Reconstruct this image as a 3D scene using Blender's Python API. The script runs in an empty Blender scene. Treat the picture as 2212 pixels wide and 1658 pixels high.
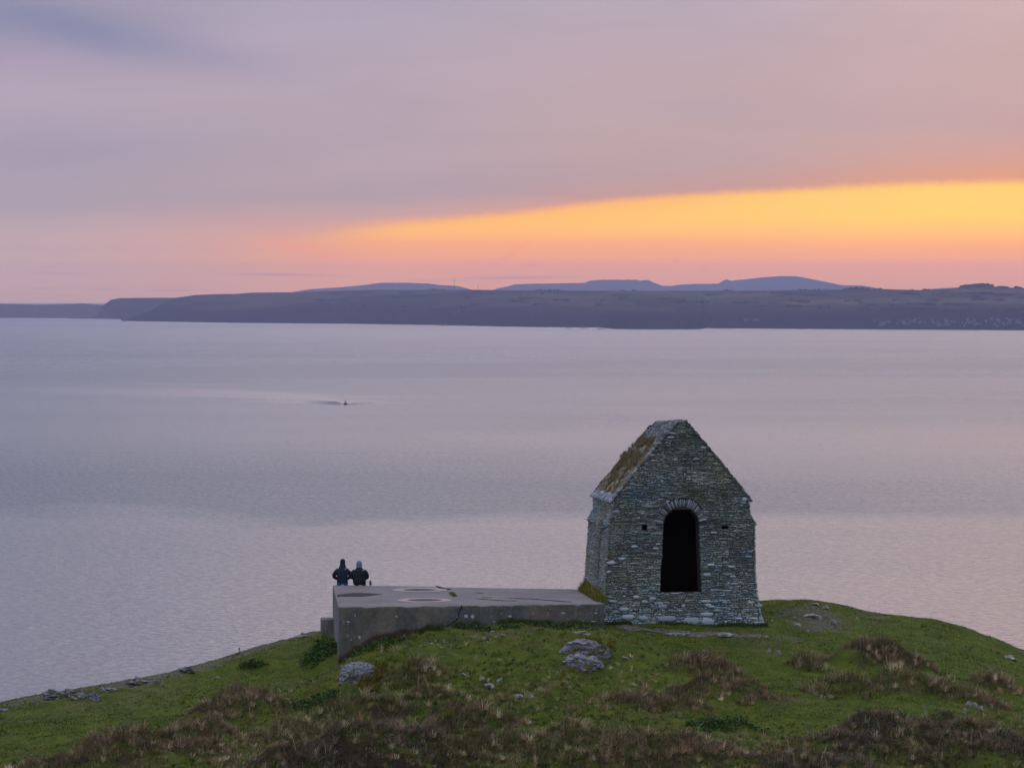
import bpy, bmesh, math, random
import numpy as np
from mathutils import Vector, Matrix, Euler

C = bpy.context.scene
COL = C.collection
R = math.radians

# ------------------------------------------------------------------ camera
F = 9000.0                      # focal length in px of a 2212 px wide frame
W2, H2, HOR = 1106.0, 829.0, 635.0
ZC = 100.0                      # camera height above the sea
PITCH = math.atan((H2 - HOR) / F)
cam_d = bpy.data.cameras.new("camera")
cam = bpy.data.objects.new("camera", cam_d)
COL.objects.link(cam)
cam_d.sensor_width = 36.0
cam_d.lens = 36.0 * F / (2 * W2)
cam_d.clip_start = 1.0
cam_d.clip_end = 120000.0
cam.location = (0, 0, ZC)
cam.rotation_euler = (math.pi / 2 - PITCH, 0, 0)
C.camera = cam

HAZE_D = 3.4e-5                 # haze density
HAZE_TOP = 420.0
HAZE_C = np.array((0.205, 0.215, 0.455))   # light the haze adds where it is thick (measured)

# ------------------------------------------------------------------ node helper
def lin(c):
    c = np.array(c, float) / 255.0
    return np.where(c <= 0.04045, c / 12.92, ((c + 0.055) / 1.055) ** 2.4)

class E:
    """tiny expression builder over math nodes"""
    nt = None
    def __init__(s, v): s.v = v
    @staticmethod
    def m(op, *a, clamp=False):
        n = E.nt.nodes.new('ShaderNodeMath'); n.operation = op; n.use_clamp = clamp
        for i, x in enumerate(a):
            if isinstance(x, E): E.nt.links.new(x.v, n.inputs[i])
            else: n.inputs[i].default_value = float(x)
        return E(n.outputs[0])
    def __add__(s, o): return E.m('ADD', s, o)
    __radd__ = __add__
    def __sub__(s, o): return E.m('SUBTRACT', s, o)
    def __rsub__(s, o): return E.m('SUBTRACT', o, s)
    def __mul__(s, o): return E.m('MULTIPLY', s, o)
    __rmul__ = __mul__
    def __truediv__(s, o): return E.m('DIVIDE', s, o)
    def exp(s): return E.m('EXPONENT', s)
    def sat(s): return E.m('ADD', s, 0.0, clamp=True)

def smooth(x, a, b):
    n = E.nt.nodes.new('ShaderNodeMapRange'); n.interpolation_type = 'SMOOTHSTEP'
    E.nt.links.new(x.v, n.inputs['Value'])
    for k, v in (('From Min', a), ('From Max', b), ('To Min', 0), ('To Max', 1)):
        if isinstance(v, E): E.nt.links.new(v.v, n.inputs[k])
        else: n.inputs[k].default_value = v
    return E(n.outputs[0])

def mixc(f, a, b):
    n = E.nt.nodes.new('ShaderNodeMix'); n.data_type = 'RGBA'
    if isinstance(f, E): E.nt.links.new(f.v, n.inputs[0])
    else: n.inputs[0].default_value = f
    for i, x in ((6, a), (7, b)):
        if isinstance(x, E): E.nt.links.new(x.v, n.inputs[i])
        else: n.inputs[i].default_value = (*x, 1) if len(x) == 3 else x
    return E(n.outputs[2])

def mulc(a, f):
    n = E.nt.nodes.new('ShaderNodeVectorMath'); n.operation = 'SCALE'
    E.nt.links.new(a.v, n.inputs[0])
    if isinstance(f, E): E.nt.links.new(f.v, n.inputs['Scale'])
    else: n.inputs['Scale'].default_value = f
    return E(n.outputs[0])

def ramp(f, stops, interp='LINEAR'):
    n = E.nt.nodes.new('ShaderNodeValToRGB'); E.nt.links.new(f.v, n.inputs[0])
    cr = n.color_ramp; cr.interpolation = interp
    stops = sorted(stops, key=lambda s: s[0])
    while len(cr.elements) < len(stops): cr.elements.new(0.5)
    for e, (p, c) in zip(cr.elements, stops):
        e.position = p; e.color = (*[float(k) for k in c][:3], 1)
    return E(n.outputs[0])

def vec(x, y, z):
    n = E.nt.nodes.new('ShaderNodeCombineXYZ')
    for i, v in enumerate((x, y, z)):
        if isinstance(v, E): E.nt.links.new(v.v, n.inputs[i])
        else: n.inputs[i].default_value = v
    return E(n.outputs[0])

def sep(v):
    n = E.nt.nodes.new('ShaderNodeSeparateXYZ'); E.nt.links.new(v.v, n.inputs[0])
    return [E(o) for o in n.outputs]

def noise(v, scale, detail=3, rough=0.5, dist=0.0):
    n = E.nt.nodes.new('ShaderNodeTexNoise')
    if v is not None: E.nt.links.new(v.v, n.inputs['Vector'])
    n.inputs['Scale'].default_value = scale; n.inputs['Detail'].default_value = detail
    n.inputs['Roughness'].default_value = rough; n.inputs['Distortion'].default_value = dist
    return E(n.outputs[0])

# ------------------------------------------------------------------ world: sunset sky with a cloud deck
world = bpy.data.worlds.new("World"); C.world = world; world.use_nodes = True
nt = world.node_tree; nt.nodes.clear(); E.nt = nt
tc = nt.nodes.new('ShaderNodeTexCoord')
nx, ny, nz = sep(E(tc.outputs['Generated']))
az = E.m('ARCTAN2', nx, ny)
el = E.m('ARCSINE', nz)
U = az * (F / W2)                      # +-1 about 7 degrees
V = el * (F / HOR)                     # 1 about 4 degrees
Uc = E.m('MINIMUM', E.m('MAXIMUM', U, -2.0), 4.0)

def through_haze(c, el_rad):
    """sky radiance behind the haze so that it is seen as c from the headland"""
    L = min((HAZE_TOP - ZC) / max(math.sin(el_rad), 1e-4), 44000.0)
    T = math.exp(-HAZE_D * L)
    return np.maximum((np.array(c) - HAZE_C * (1 - T)) / T, 0.0)

VM = 1.3
def yramp(stops):
    out = []
    for y, c in stops:
        v = (HOR - y) / HOR
        out.append((min(max(v / VM, 0), 1), through_haze(lin(c), v * HOR / F)))
    # extra stops near the horizon, where the haze changes fast
    ys = np.array([s[0] for s in stops], float); cs = np.array([s[1] for s in stops], float)
    o = np.argsort(ys)
    for y in (632, 622, 605, 580, 540):
        if all(abs(y - k) > 6 for k in ys):
            c = [np.interp(y, ys[o], cs[o, i]) for i in range(3)]
            v = (HOR - y) / HOR
            out.append((v / VM, through_haze(lin(c), v * HOR / F)))
    mx = max(1.0, max(c.max() for _, c in out))
    return ramp(V / VM, [(p, c) for p, c in out], 'B_SPLINE' if False else 'LINEAR')

s0 = yramp([(-120, (150, 150, 178)), (0, (157, 151, 176)), (60, (150, 147, 172)), (130, (168, 155, 180)), (210, (180, 164, 183)),
            (330, (168, 157, 178)), (450, (170, 157, 176)), (560, (188, 162, 178)), (620, (190, 160, 174)), (655, (186, 158, 172))])
s1 = yramp([(-120, (165, 160, 182)), (0, (173, 164, 184)), (150, (181, 165, 182)), (300, (180, 163, 177)), (430, (180, 160, 173)),
            (490, (202, 160, 166)), (555, (210, 160, 160)), (600, (205, 159, 165)), (650, (199, 158, 168))])
s2 = yramp([(-120, (172, 164, 186)), (0, (183, 169, 184)), (150, (191, 168, 177)), (300, (191, 166, 172)), (420, (186, 157, 165)),
            (540, (232, 164, 140)), (590, (221, 160, 147)), (635, (213, 157, 152))])
s3 = yramp([(-120, (195, 174, 182)), (0, (204, 176, 178)), (150, (200, 169, 171)), (270, (198, 165, 168)), (340, (212, 163, 156)),
            (388, (222, 162, 144)), (560, (232, 164, 134)), (600, (217, 160, 146)), (635, (210, 157, 152))])
base = mixc(smooth(Uc, -1.0, -0.36), s0, s1)
base = mixc(smooth(Uc, -0.36, 0.3), base, s2)
base = mixc(smooth(Uc, 0.3, 1.0), base, s3)
gl = yramp([(440, (250, 182, 128)), (475, (254, 190, 118)), (500, (253, 187, 116)), (525, (244, 171, 130)), (560, (229, 162, 144)), (605, (216, 159, 153)), (640, (211, 157, 156))])
gr = yramp([(380, (252, 196, 122)), (425, (255, 210, 128)), (470, (255, 208, 122)), (505, (254, 192, 116)), (530, (247, 174, 112)),
            (555, (236, 166, 130)), (590, (222, 162, 143)), (625, (212, 158, 150))])
gap = mixc(smooth(Uc, -0.1, 0.8), gl, gr)
# upper edge of the clear gap, as a fitted curve of azimuth
ex = np.array([-1600, -400, 300, 540, 666, 802, 962, 1182, 1327, 1450, 1570, 1700, 1800, 2000, 2212, 2600, 3200, 4500], float)
ey = np.array([600, 560, 537, 520, 504, 484, 472, 450, 432, 422, 415, 409, 404, 396, 390, 385, 383, 382], float)
fc = nt.nodes.new('ShaderNodeFloatCurve')
nt.links.new(((Uc + 2.5) / 6.5).sat().v, fc.inputs['Value'])
cv = fc.mapping.curves[0]
pts = [(((x - W2) / W2 + 2.5) / 6.5, (HOR - y) / HOR) for x, y in zip(ex, ey)]
cv.points[0].location = pts[0]; cv.points[1].location = pts[-1]
for p in pts[1:-1]: cv.points.new(*p)
fc.mapping.update()
edge = E(fc.outputs[0])
vs = vec(Uc * 1.0, V * 2.6, 0.0)
wob = (noise(vec(Uc * 3.0, V * 3.0, 0.0), 2.0, 4) - 0.5) * 0.020 + (noise(vec(Uc * 22.0, V * 6.0, 1.0), 2.0, 4, 0.6) - 0.5) * 0.014
soft = 0.020 + (1.0 - smooth(Uc, -0.62, -0.05)) * 0.06
gmask = E.m('SUBTRACT', 1.0, smooth(V + wob, edge - soft, edge + soft * 0.9))
gfade = smooth(Uc, -0.62, -0.18) * (1.0 - smooth(U, 1.4, 4.0))
inn = edge - V + 0.012
rim = (inn * inn * -1.0 / (0.030 * 0.030)).exp() * (1.0 - smooth(Uc, 0.3, 1.1)) * 0.55
gap = mixc(rim, gap, tuple(through_haze(lin((252, 172, 128)), 0.021)))
sky = mixc(gmask * gfade, base, gap)
# orange-pink fringe just above the edge
fr = V - edge - 0.01
fring = (fr * fr * -1.0 / (0.045 * 0.045)).exp() * smooth(Uc, -0.4, 0.2) * (1.0 - gmask)
sky = mixc(fring * 0.20, sky, tuple(through_haze(lin((232, 150, 128)), 0.025)))

def blob(x, y, sx, sy, ang=0.0):
    dx = U - (x - W2) / W2
    dv = V - (HOR - y) / HOR
    cx, sn = math.cos(ang), math.sin(ang)
    a = (dx * (W2 * cx) + dv * (-HOR * sn)) / sx
    b = (dx * (W2 * sn) + dv * (HOR * cx)) / sy
    return ((a * a + b * b) * -1.0).exp()

dark = blob(230, 78, 330, 42, 0.20) * 0.55 + blob(90, 40, 200, 40, 0.35) * 0.35 + blob(300, 320, 420, 60, -0.05) * 0.12 + blob(1500, 240, 160, 30, 0.0) * 0.12 + blob(900, 400, 400, 35, -0.1) * 0.10
sky = mixc(dark.sat(), sky, tuple(lin((138, 141, 170)) * 1.02))
streaks = (blob(600, 593, 110, 2.6, 0.012) * 0.55 + blob(1120, 600, 120, 2.6, -0.01) * 0.5 + blob(375, 627, 55, 2.2, 0) * 0.5
           + blob(130, 591, 60, 3, 0.02) * 0.4 + blob(95, 623, 35, 2.5, 0) * 0.4 + blob(230, 625, 60, 2.5, 0) * 0.3 + blob(930, 606, 50, 2, 0) * 0.3)
streaks = streaks * 1.5
sky = mixc(streaks.sat(), sky, tuple(through_haze(lin((176, 146, 172)), 0.006)))
wisp = blob(1105, 548, 36, 6, -0.55) * 0.35 + blob(1150, 571, 20, 4, -0.3) * 0.3 + blob(1462, 562, 9, 4, 0) * 0.35 + blob(1520, 581, 10, 4, 0.2) * 0.35 + blob(640, 535, 90, 14, 0.15) * 0.25
sky = mixc(wisp.sat(), sky, tuple(through_haze(lin((246, 150, 120)), 0.012)))
n1 = noise(vs, 1.7, 6, 0.55, 0.6); n2 = noise(vec(Uc * 0.7, V * 5.0, 3.0), 2.2, 6, 0.6, 0.4)
sky = mulc(sky, 1.0 + (n1 - 0.48) * 0.16 + (n2 - 0.48) * 0.08)
# the dome above and behind the picture: pale blue-grey overcast with broken tones
dn = noise(E(tc.outputs['Generated']), 2.6, 5, 0.55, 0.5)
DOME = 1.25
dome = ramp((el / (math.pi / 2)).sat(), [(0.0, lin((186, 164, 186)) * DOME), (0.06, lin((160, 165, 184)) * DOME), (0.14, lin((156, 165, 194)) * DOME), (0.22, lin((164, 172, 198)) * DOME),
             (0.32, lin((172, 176, 204)) * DOME * 1.42), (1.0, lin((186, 190, 212)) * DOME * 1.68)])
dome = mulc(dome, 0.82 + dn * 0.36)
ns = nt.nodes.new('ShaderNodeTexSky'); ns.sky_type = 'NISHITA'; ns.sun_disc = False
ns.sun_elevation = R(2.0); ns.sun_rotation = R(14.0); ns.altitude = 100
dome = E((lambda n: (nt.links.new(dome.v, n.inputs[0]), nt.links.new(mulc(E(ns.outputs[0]), 0.06).v, n.inputs[1]), n.outputs[0])[-1])(nt.nodes.new('ShaderNodeVectorMath')))
infr = smooth(el, R(4.2), R(9.0))
side = smooth(E.m('ABSOLUTE', az), R(30), R(75))
full = mixc(E.m('MAXIMUM', infr, side), sky, dome)
# below the horizon line the sea and land hide the sky
bg = nt.nodes.new('ShaderNodeBackground'); bg.inputs['Strength'].default_value = 1.0
nt.links.new(full.v, bg.inputs['Color'])
wo = nt.nodes.new('ShaderNodeOutputWorld'); nt.links.new(bg.outputs[0], wo.inputs['Surface'])
world.cycles.sampling_method = 'MANUAL'; world.cycles.sample_map_resolution = 2048

# ------------------------------------------------------------------ sun: low and veiled behind the cloud on the right
sd = bpy.data.lights.new("sun", 'SUN'); sd.energy = 0.12; sd.angle = R(40); sd.color = (1.0, 0.72, 0.5)
sun = bpy.data.objects.new("sun", sd); COL.objects.link(sun)
sdir = Vector((math.sin(R(14)) * math.cos(R(14)), math.cos(R(14)) * math.cos(R(14)), math.sin(R(14))))
sun.rotation_euler = sdir.to_track_quat('Z', 'Y').to_euler()
sun.location = (60, 200, 150)

C.view_settings.view_transform = 'Standard'; C.view_settings.look = 'None'
C.view_settings.exposure = 0.0; C.view_settings.gamma = 1.0
C.render.engine = 'CYCLES'
C.cycles.use_denoising = True
C.cycles.max_bounces = 6; C.cycles.volume_bounces = 0
C.cycles.transparent_max_bounces = 6
C.cycles.caustics_reflective = False; C.cycles.caustics_refractive = False

# ------------------------------------------------------------------ picture point -> world ray helper
def at(x, y, D):
    """world point seen at (x, y) of the 2212 px frame whose world y is D"""
    cx, cz = (x - W2) / F, (H2 - y) / F
    d = (cx, math.cos(PITCH) + cz * math.sin(PITCH), -math.sin(PITCH) + cz * math.cos(PITCH))
    k = D / d[1]
    return Vector((d[0] * k, D, ZC + d[2] * k))

def atz(x, y, z):
    cx, cz = (x - W2) / F, (H2 - y) / F
    d = (cx, math.cos(PITCH) + cz * math.sin(PITCH), -math.sin(PITCH) + cz * math.cos(PITCH))
    k = (z - ZC) / d[2]
    return Vector((d[0] * k, d[1] * k, z))

# ------------------------------------------------------------------ object helpers
def tag(o, label=None, cat=None, group=None, kind=None):
    if label: o['label'] = label
    if cat: o['category'] = cat
    if group: o['group'] = group
    if kind: o['kind'] = kind
    return o

def empty(name, loc, rz=0.0, **k):
    o = bpy.data.objects.new(name, None); COL.objects.link(o)
    o.location = loc; o.rotation_euler = (0, 0, rz); o.empty_display_size = 0.3
    return tag(o, **k)

def link_mesh(name, me, mat, parent=None, loc=None, **k):
    o = bpy.data.objects.new(name, me); COL.objects.link(o)
    if mat: me.materials.append(mat)
    if parent: o.parent = parent
    if loc is not None: o.location = loc
    return tag(o, **k)

def mesh_np(name, verts, faces_flat, counts, cols=None, smooth_=False):
    """verts (n,3), flat loop indices, per-face loop counts, optional per-vertex colour"""
    me = bpy.data.meshes.new(name)
    verts = np.asarray(verts, np.float32); fl = np.asarray(faces_flat, np.int32).ravel(); ct = np.asarray(counts, np.int32)
    me.vertices.add(len(verts)); me.vertices.foreach_set('co', verts.ravel())
    me.loops.add(len(fl)); me.loops.foreach_set('vertex_index', fl)
    me.polygons.add(len(ct))
    st = np.concatenate(([0], np.cumsum(ct)[:-1])).astype(np.int32)
    me.polygons.foreach_set('loop_start', st); me.polygons.foreach_set('loop_total', ct)
    if smooth_: me.polygons.foreach_set('use_smooth', np.ones(len(ct), bool))
    if cols is not None:
        a = me.color_attributes.new('Col', 'FLOAT_COLOR', 'POINT')
        c4 = np.ones((len(verts), 4), np.float32); c4[:, :3] = cols
        a.data.foreach_set('color', c4.ravel())
    me.update(calc_edges=True); me.validate()
    return me

def bm_mesh(name, bm, smooth_=False):
    me = bpy.data.meshes.new(name); bm.normal_update(); bm.to_mesh(me); bm.free()
    if smooth_:
        for p in me.polygons: p.use_smooth = True
    return me

# ------------------------------------------------------------------ materials
def mat(name):
    m = bpy.data.materials.new(name); m.use_nodes = True
    E.nt = m.node_tree
    b = m.node_tree.nodes['Principled BSDF']
    return m, b
def setin(b, k, v):
    if isinstance(v, E): E.nt.links.new(v.v, b.inputs[k])
    elif isinstance(v, (tuple, list, np.ndarray)): b.inputs[k].default_value = (*[float(c) for c in v][:3], 1)
    else: b.inputs[k].default_value = v
def bump(b, h, strength=0.5, distance=0.05):
    n = E.nt.nodes.new('ShaderNodeBump'); E.nt.links.new(h.v, n.inputs['Height'])
    n.inputs['Strength'].default_value = strength; n.inputs['Distance'].default_value = distance
    E.nt.links.new(n.outputs[0], b.inputs['Normal'])
def objco(): return E(E.nt.nodes.new('ShaderNodeTexCoord').outputs['Object'])
def geopos(): return E(E.nt.nodes.new('ShaderNodeNewGeometry').outputs['Position'])
def vcol():
    n = E.nt.nodes.new('ShaderNodeVertexColor'); n.layer_name = 'Col'; return E(n.outputs[0])
def plain(name, c, rough=0.7, spec=0.3, metal=0.0, var=0.25, scale=12.0, bmp=0.0):
    m, b = mat(name)
    n = noise(objco(), scale, 4)
    setin(b, 'Base Color', mulc(mixc(0.0, tuple(c), tuple(c)), 1.0 - var / 2 + n * var))
    setin(b, 'Roughness', rough); setin(b, 'Specular IOR Level', spec); setin(b, 'Metallic', metal)
    if bmp: bump(b, n, bmp, 0.02)
    return m

def m_vcol(name, rough=0.8, spec=0.2, nscale=20.0, var=0.3, bmp=0.0, trans=0.0):
    m, b = mat(name)
    n = noise(objco(), nscale, 4)
    setin(b, 'Base Color', mulc(vcol(), 1.0 - var / 2 + n * var))
    setin(b, 'Roughness', rough); setin(b, 'Specular IOR Level', spec)
    if bmp: bump(b, n, bmp, 0.01)
    return m

M_stone = m_vcol('slate_rubble', 0.85, 0.15, 24.0, 1.0, 0.6)
M_strand = m_vcol('dry_stems', 0.9, 0.06, 3.0, 0.3)
M_leaf = m_vcol('green_leaves', 0.9, 0.06, 3.0, 0.3)

# inside of the walls: dark mortar; room lining painted near black for shade
M_core = plain('dark_mortar', (0.055, 0.058, 0.052), 0.95, 0.05, 0, 0.6, 6.0)
M_inner = plain('shade_dark_inner_wall', (0.012, 0.012, 0.011), 1.0, 0.0, 0, 0.5, 4.0)

def concrete(name, c1, c2, c3, scale=1.0, streak=False):
    m, b = mat(name)
    p = objco(); x, y, z = sep(p)
    a = noise(p, 0.55 * scale, 6, 0.6, 0.3); f = noise(p, 6.0 * scale, 6, 0.65); g = noise(p, 28.0, 4, 0.7)
    col = mixc(smooth(a, 0.35, 0.68), tuple(c1), tuple(c2))
    col = mixc(smooth(f, 0.52, 0.70) * 0.65, col, tuple(c3))
    if streak:
        s = noise(vec(x * 1.2, y * 1.2, z * 0.7), 1.0, 5, 0.7, 0.8); s2 = noise(vec(x * 2.0, y * 2.0, z * 2.6), 2.2, 5, 0.75)
        col = mulc(col, 0.62 + smooth(s, 0.3, 0.7) * 0.4 + smooth(s2, 0.3, 0.7) * 0.35)
        lic = noise(p, 9.0, 3, 0.6)
        col = mixc(smooth(lic, 0.66, 0.70) * 0.6, col, (0.30, 0.32, 0.31))
    col = mulc(col, 0.85 + g * 0.3)
    setin(b, 'Base Color', col); setin(b, 'Roughness', 0.9); setin(b, 'Specular IOR Level', 0.2)
    bump(b, f + g * 0.5, 0.5, 0.012)
    return m
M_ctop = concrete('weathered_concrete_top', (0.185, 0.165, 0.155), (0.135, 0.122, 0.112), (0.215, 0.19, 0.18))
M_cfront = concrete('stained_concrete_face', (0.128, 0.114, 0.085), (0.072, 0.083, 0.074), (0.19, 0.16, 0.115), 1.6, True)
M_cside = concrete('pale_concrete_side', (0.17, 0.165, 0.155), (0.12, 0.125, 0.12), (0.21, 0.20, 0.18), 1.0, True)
M_ring = concrete('pinkish_mortar_ring', (0.36, 0.285, 0.255), (0.29, 0.235, 0.215), (0.40, 0.32, 0.285))
M_disc = concrete('grey_infill', (0.14, 0.125, 0.11), (0.10, 0.095, 0.08), (0.07, 0.07, 0.045))
M_wet = plain('damp_silt', (0.034, 0.033, 0.030), 0.9, 0.1, 0, 0.5, 3.0)
M_silt = plain('grey_silt', (0.075, 0.070, 0.060), 0.95, 0.1, 0, 0.6, 5.0)
M_crack = plain('painted_crack_shadow', (0.015, 0.014, 0.012), 1.0, 0.0)  # dark colour of raised ribbons, painted shade of the crack recesses
M_lichen = plain('pale_lichen', (0.34, 0.37, 0.36), 0.95, 0.05, 0, 0.5, 30.0)

# rock with lichen and moss
m, b = mat('mossy_slate_rock'); M_rock = m
p = objco(); x, y, z = sep(p)
g1 = noise(vec(x * 1.0, y * 1.0, z * 3.5), 3.0, 7, 0.65, 1.0); g2 = noise(p, 9.0, 6, 0.7); g3 = noise(p, 1.6, 4, 0.6, 0.5); g4 = noise(p, 25, 4, 0.7)
col = mixc(smooth(g1, 0.38, 0.62), (0.10, 0.104, 0.108), (0.27, 0.278, 0.285))
col = mixc(smooth(g2, 0.60, 0.68), col, (0.42, 0.42, 0.42))
col = mixc(smooth(g2, 0.42, 0.34), col, (0.035, 0.038, 0.035))
gn = E.nt.nodes.new('ShaderNodeNewGeometry'); nzz = sep(E(gn.outputs['Normal']))[2]
mossm = smooth(g3 + (g2 - 0.5) * 0.5 + nzz * 0.10, 0.585, 0.63)
col = mixc(mossm, col, mixc(g4, (0.055, 0.050, 0.006), (0.13, 0.10, 0.015)))
setin(b, 'Base Color', col); setin(b, 'Roughness', 0.85); setin(b, 'Specular IOR Level', 0.25)
bump(b, g1 + g2 * 0.5, 0.9, 0.06)
m, b = mat('pale_stone'); M_pale = m
p = objco(); g2 = noise(p, 9.0, 6, 0.7); g4 = noise(p, 2.0, 4, 0.6)
col = mixc(smooth(g2, 0.35, 0.65), (0.10, 0.095, 0.085), (0.33, 0.32, 0.30))
col = mixc(smooth(g4, 0.55, 0.62), col, (0.09, 0.09, 0.05))
setin(b, 'Base Color', col); setin(b, 'Roughness', 0.85); bump(b, g2, 0.8, 0.03)
m, b = mat('brown_earth_path'); M_path = m
p = objco(); g2 = noise(p, 5.0, 6, 0.7); g4 = noise(p, 30.0, 4, 0.6)
setin(b, 'Base Color', mulc(mixc(smooth(g2, 0.35, 0.65), (0.085, 0.072, 0.056), (0.17, 0.15, 0.13)), 0.8 + g4 * 0.4))
setin(b, 'Roughness', 0.95); setin(b, 'Specular IOR Level', 0.05); bump(b, g2, 0.6, 0.03)

# ------------------------------------------------------------------ numpy value noise
_rng = np.random.default_rng(7)
_tab = _rng.random((256, 256))
def vnoise(x, y, seed=0):
    x = np.asarray(x, float) + seed * 17.13; y = np.asarray(y, float) + seed * 9.71
    xi = np.floor(x).astype(int); yi = np.floor(y).astype(int); fx = x - xi; fy = y - yi
    fx = fx * fx * (3 - 2 * fx); fy = fy * fy * (3 - 2 * fy)
    g = lambda i, j: _tab[i & 255, j & 255]
    return (g(xi, yi) * (1 - fx) + g(xi + 1, yi) * fx) * (1 - fy) + (g(xi, yi + 1) * (1 - fx) + g(xi + 1, yi + 1) * fx) * fy
def fbm(x, y, oct=4, seed=0, gain=0.5):
    s = 0; a = 1; t = 0
    for k in range(oct):
        s = s + a * vnoise(x * 2 ** k, y * 2 ** k, seed + k); t += a; a *= gain
    return s / t

# ------------------------------------------------------------------ sea
m, b = mat('sea_water'); M_sea = m
P = geopos(); px_, py_, pz_ = sep(P)
dist = E.m('SQRT', px_ * px_ + py_ * py_)
# wind-ruffled bands lie across the bay
bandn = noise(vec(px_ * 0.00035, py_ * 0.0011, 0.0), 1.0, 4, 0.5, 0.3)
bandw = noise(vec(px_ * 0.004, py_ * 0.004, 2.0), 1.0, 5, 0.65, 0.5)
yb = py_ + px_ * 0.12 + (bandn - 0.5) * 420.0 + (bandw - 0.5) * 420.0
band = smooth(yb, 1800.0, 1960.0) * (1.0 - smooth(yb, 2100.0, 3300.0)) * (0.45 + 0.55 * smooth(px_ * -1.0, -350.0, 150.0))
band2 = (1.0 - smooth(yb, 3330.0, 3680.0)) * smooth(yb, 2700.0, 3400.0) * 0.30
band4 = smooth(yb, 2900.0, 4600.0) * (1.0 - smooth(yb, 6500.0, 11500.0)) * 0.42
band3 = smooth(noise(vec(px_ * 0.0005, py_ * 0.0008, 5.0), 1.0, 4, 0.6, 0.5), 0.45, 0.65) * 0.25
ruff = (band * 0.85 + band2 * 0.8 + band3 + band4 + 0.10).sat()
w1 = smooth(noise(vec(px_ * 0.33, py_ * 0.21, 0.0), 1.0, 3, 0.6, 0.3), 0.42, 0.85)
w2 = smooth(noise(vec(px_ * 0.085, py_ * 0.055, 4.0), 1.0, 3, 0.6, 0.3), 0.45, 0.85)
w3 = noise(vec(px_ * 0.03, py_ * 0.008, 8.0), 1.0, 4, 0.65, 0.2)
sx_ = px_ + 151.0 + (py_ - 3774.0) * 0.30; sl = (sx_ * sx_ * -1.0 / (48.0 * 48.0)).exp() * smooth(py_, 3780.0, 3860.0) * (1.0 - smooth(py_, 4150.0, 4500.0))
sx2 = px_ + 250.0 + (py_ - 4050.0) * 0.55; sl = (sl + (sx2 * sx2 * -1.0 / (120.0 * 120.0)).exp() * smooth(py_, 3960.0, 4120.0) * (1.0 - smooth(py_, 4200.0, 4650.0)) * 0.7).sat()
ruff = (ruff - sl * 0.5).sat()
setin(b, 'Base Color', (0.018, 0.040, 0.060))
setin(b, 'Roughness', 0.20 + ruff * 0.12 - sl * 0.03); setin(b, 'IOR', 1.333); setin(b, 'Specular IOR Level', 0.5)
h = w1 * 1.1 + w2 * 0.9 + w3 * 2.2
n = E.nt.nodes.new('ShaderNodeBump'); E.nt.links.new(h.v, n.inputs['Height']); n.inputs['Distance'].default_value = 1.0
E.nt.links.new((0.42 + ruff * 0.45 - sl * 0.12).sat().v, n.inputs['Strength'])
E.nt.links.new(n.outputs[0], b.inputs['Normal'])
bm = bmesh.new()
SX, SY0, SY1 = 22000.0, -8000.0, 46000.0
xs = np.linspace(-SX, SX, 23); ysx = np.linspace(SY0, SY1, 28)
vv = [[bm.verts.new((x, y, 0)) for x in xs] for y in ysx]
for j in range(len(ysx) - 1):
    for i in range(len(xs) - 1):
        bm.faces.new((vv[j][i], vv[j][i + 1], vv[j + 1][i + 1], vv[j + 1][i]))
link_mesh('sea', bm_mesh('sea', bm), M_sea, kind='structure', label='calm lavender grey sea of the bay')

# ------------------------------------------------------------------ headland
ctl = [(-300, 1575, 134), (0, 1522, 136.5), (150, 1492, 138.5), (260, 1478, 139.5), (420, 1440, 141.5), (510, 1412, 143.5), (600, 1386, 145.5), (690, 1368, 147.5),
       (1680, 1303, 150), (1770, 1301, 150), (1900, 1331, 149.5), (2010, 1341, 149), (2100, 1363, 148.5), (2212, 1410, 147.5), (2500, 1520, 145),
       (732, 1438, 137.9), (775, 1398, 138.0), (909, 1364, 138.2), (1028, 1354, 138.4), (1116, 1349, 138.5), (1306, 1362, 138.6),
       (1320, 1352, 143.5), (1480, 1353, 143.8), (1655, 1350, 144.6), (1480, 1318, 149.5), (1100, 1330, 149.5), (720, 1366, 148.5),
       (0, 1658, 126), (550, 1658, 122.5), (1106, 1658, 121.5), (1700, 1658, 121.5), (2212, 1658, 122.5), (-300, 1658, 127), (2500, 1658, 124),
       (300, 1560, 133), (700, 1545, 131), (1106, 1500, 132), (1500, 1480, 134), (1900, 1480, 135.5), (2212, 1530, 135.5), (2000, 1415, 142.5), (1480, 1400, 140), (420, 1500, 137.5),
       (600, 1450, 140), (1780, 1370, 144.5), (1200, 1400, 136.2), (900, 1430, 135)]
cp = [at(*c) for c in ctl]
cp += [Vector((x, y, z)) for x, y, z in ((-24, 110, 82.5), (0, 106, 83.2), (24, 110, 83.0), (-45, 130, 80), (45, 132, 80.5), (-30, 120, 83))]
cpx = np.array([p.x for p in cp]); cpy = np.array([p.y for p in cp]); cpz = np.array([p.z for p in cp])
def _phi(r2): return np.where(r2 > 1e-9, 0.5 * r2 * np.log(np.maximum(r2, 1e-9)), 0.0)
K = _phi((cpx[:, None] - cpx) ** 2 + (cpy[:, None] - cpy) ** 2) + np.eye(len(cpx)) * 0.4
Pm = np.stack([np.ones_like(cpx), cpx, cpy], 1)
A = np.block([[K, Pm], [Pm.T, np.zeros((3, 3))]])
sol = np.linalg.solve(A, np.concatenate([cpz, np.zeros(3)]))
crx = np.array([-60, -25, -17, -14.6, -10.8, -9.3, -8, -6.8, -4, 4, 9, 11, 13.1, 15, 16.3, 18, 23, 60], float)
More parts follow.
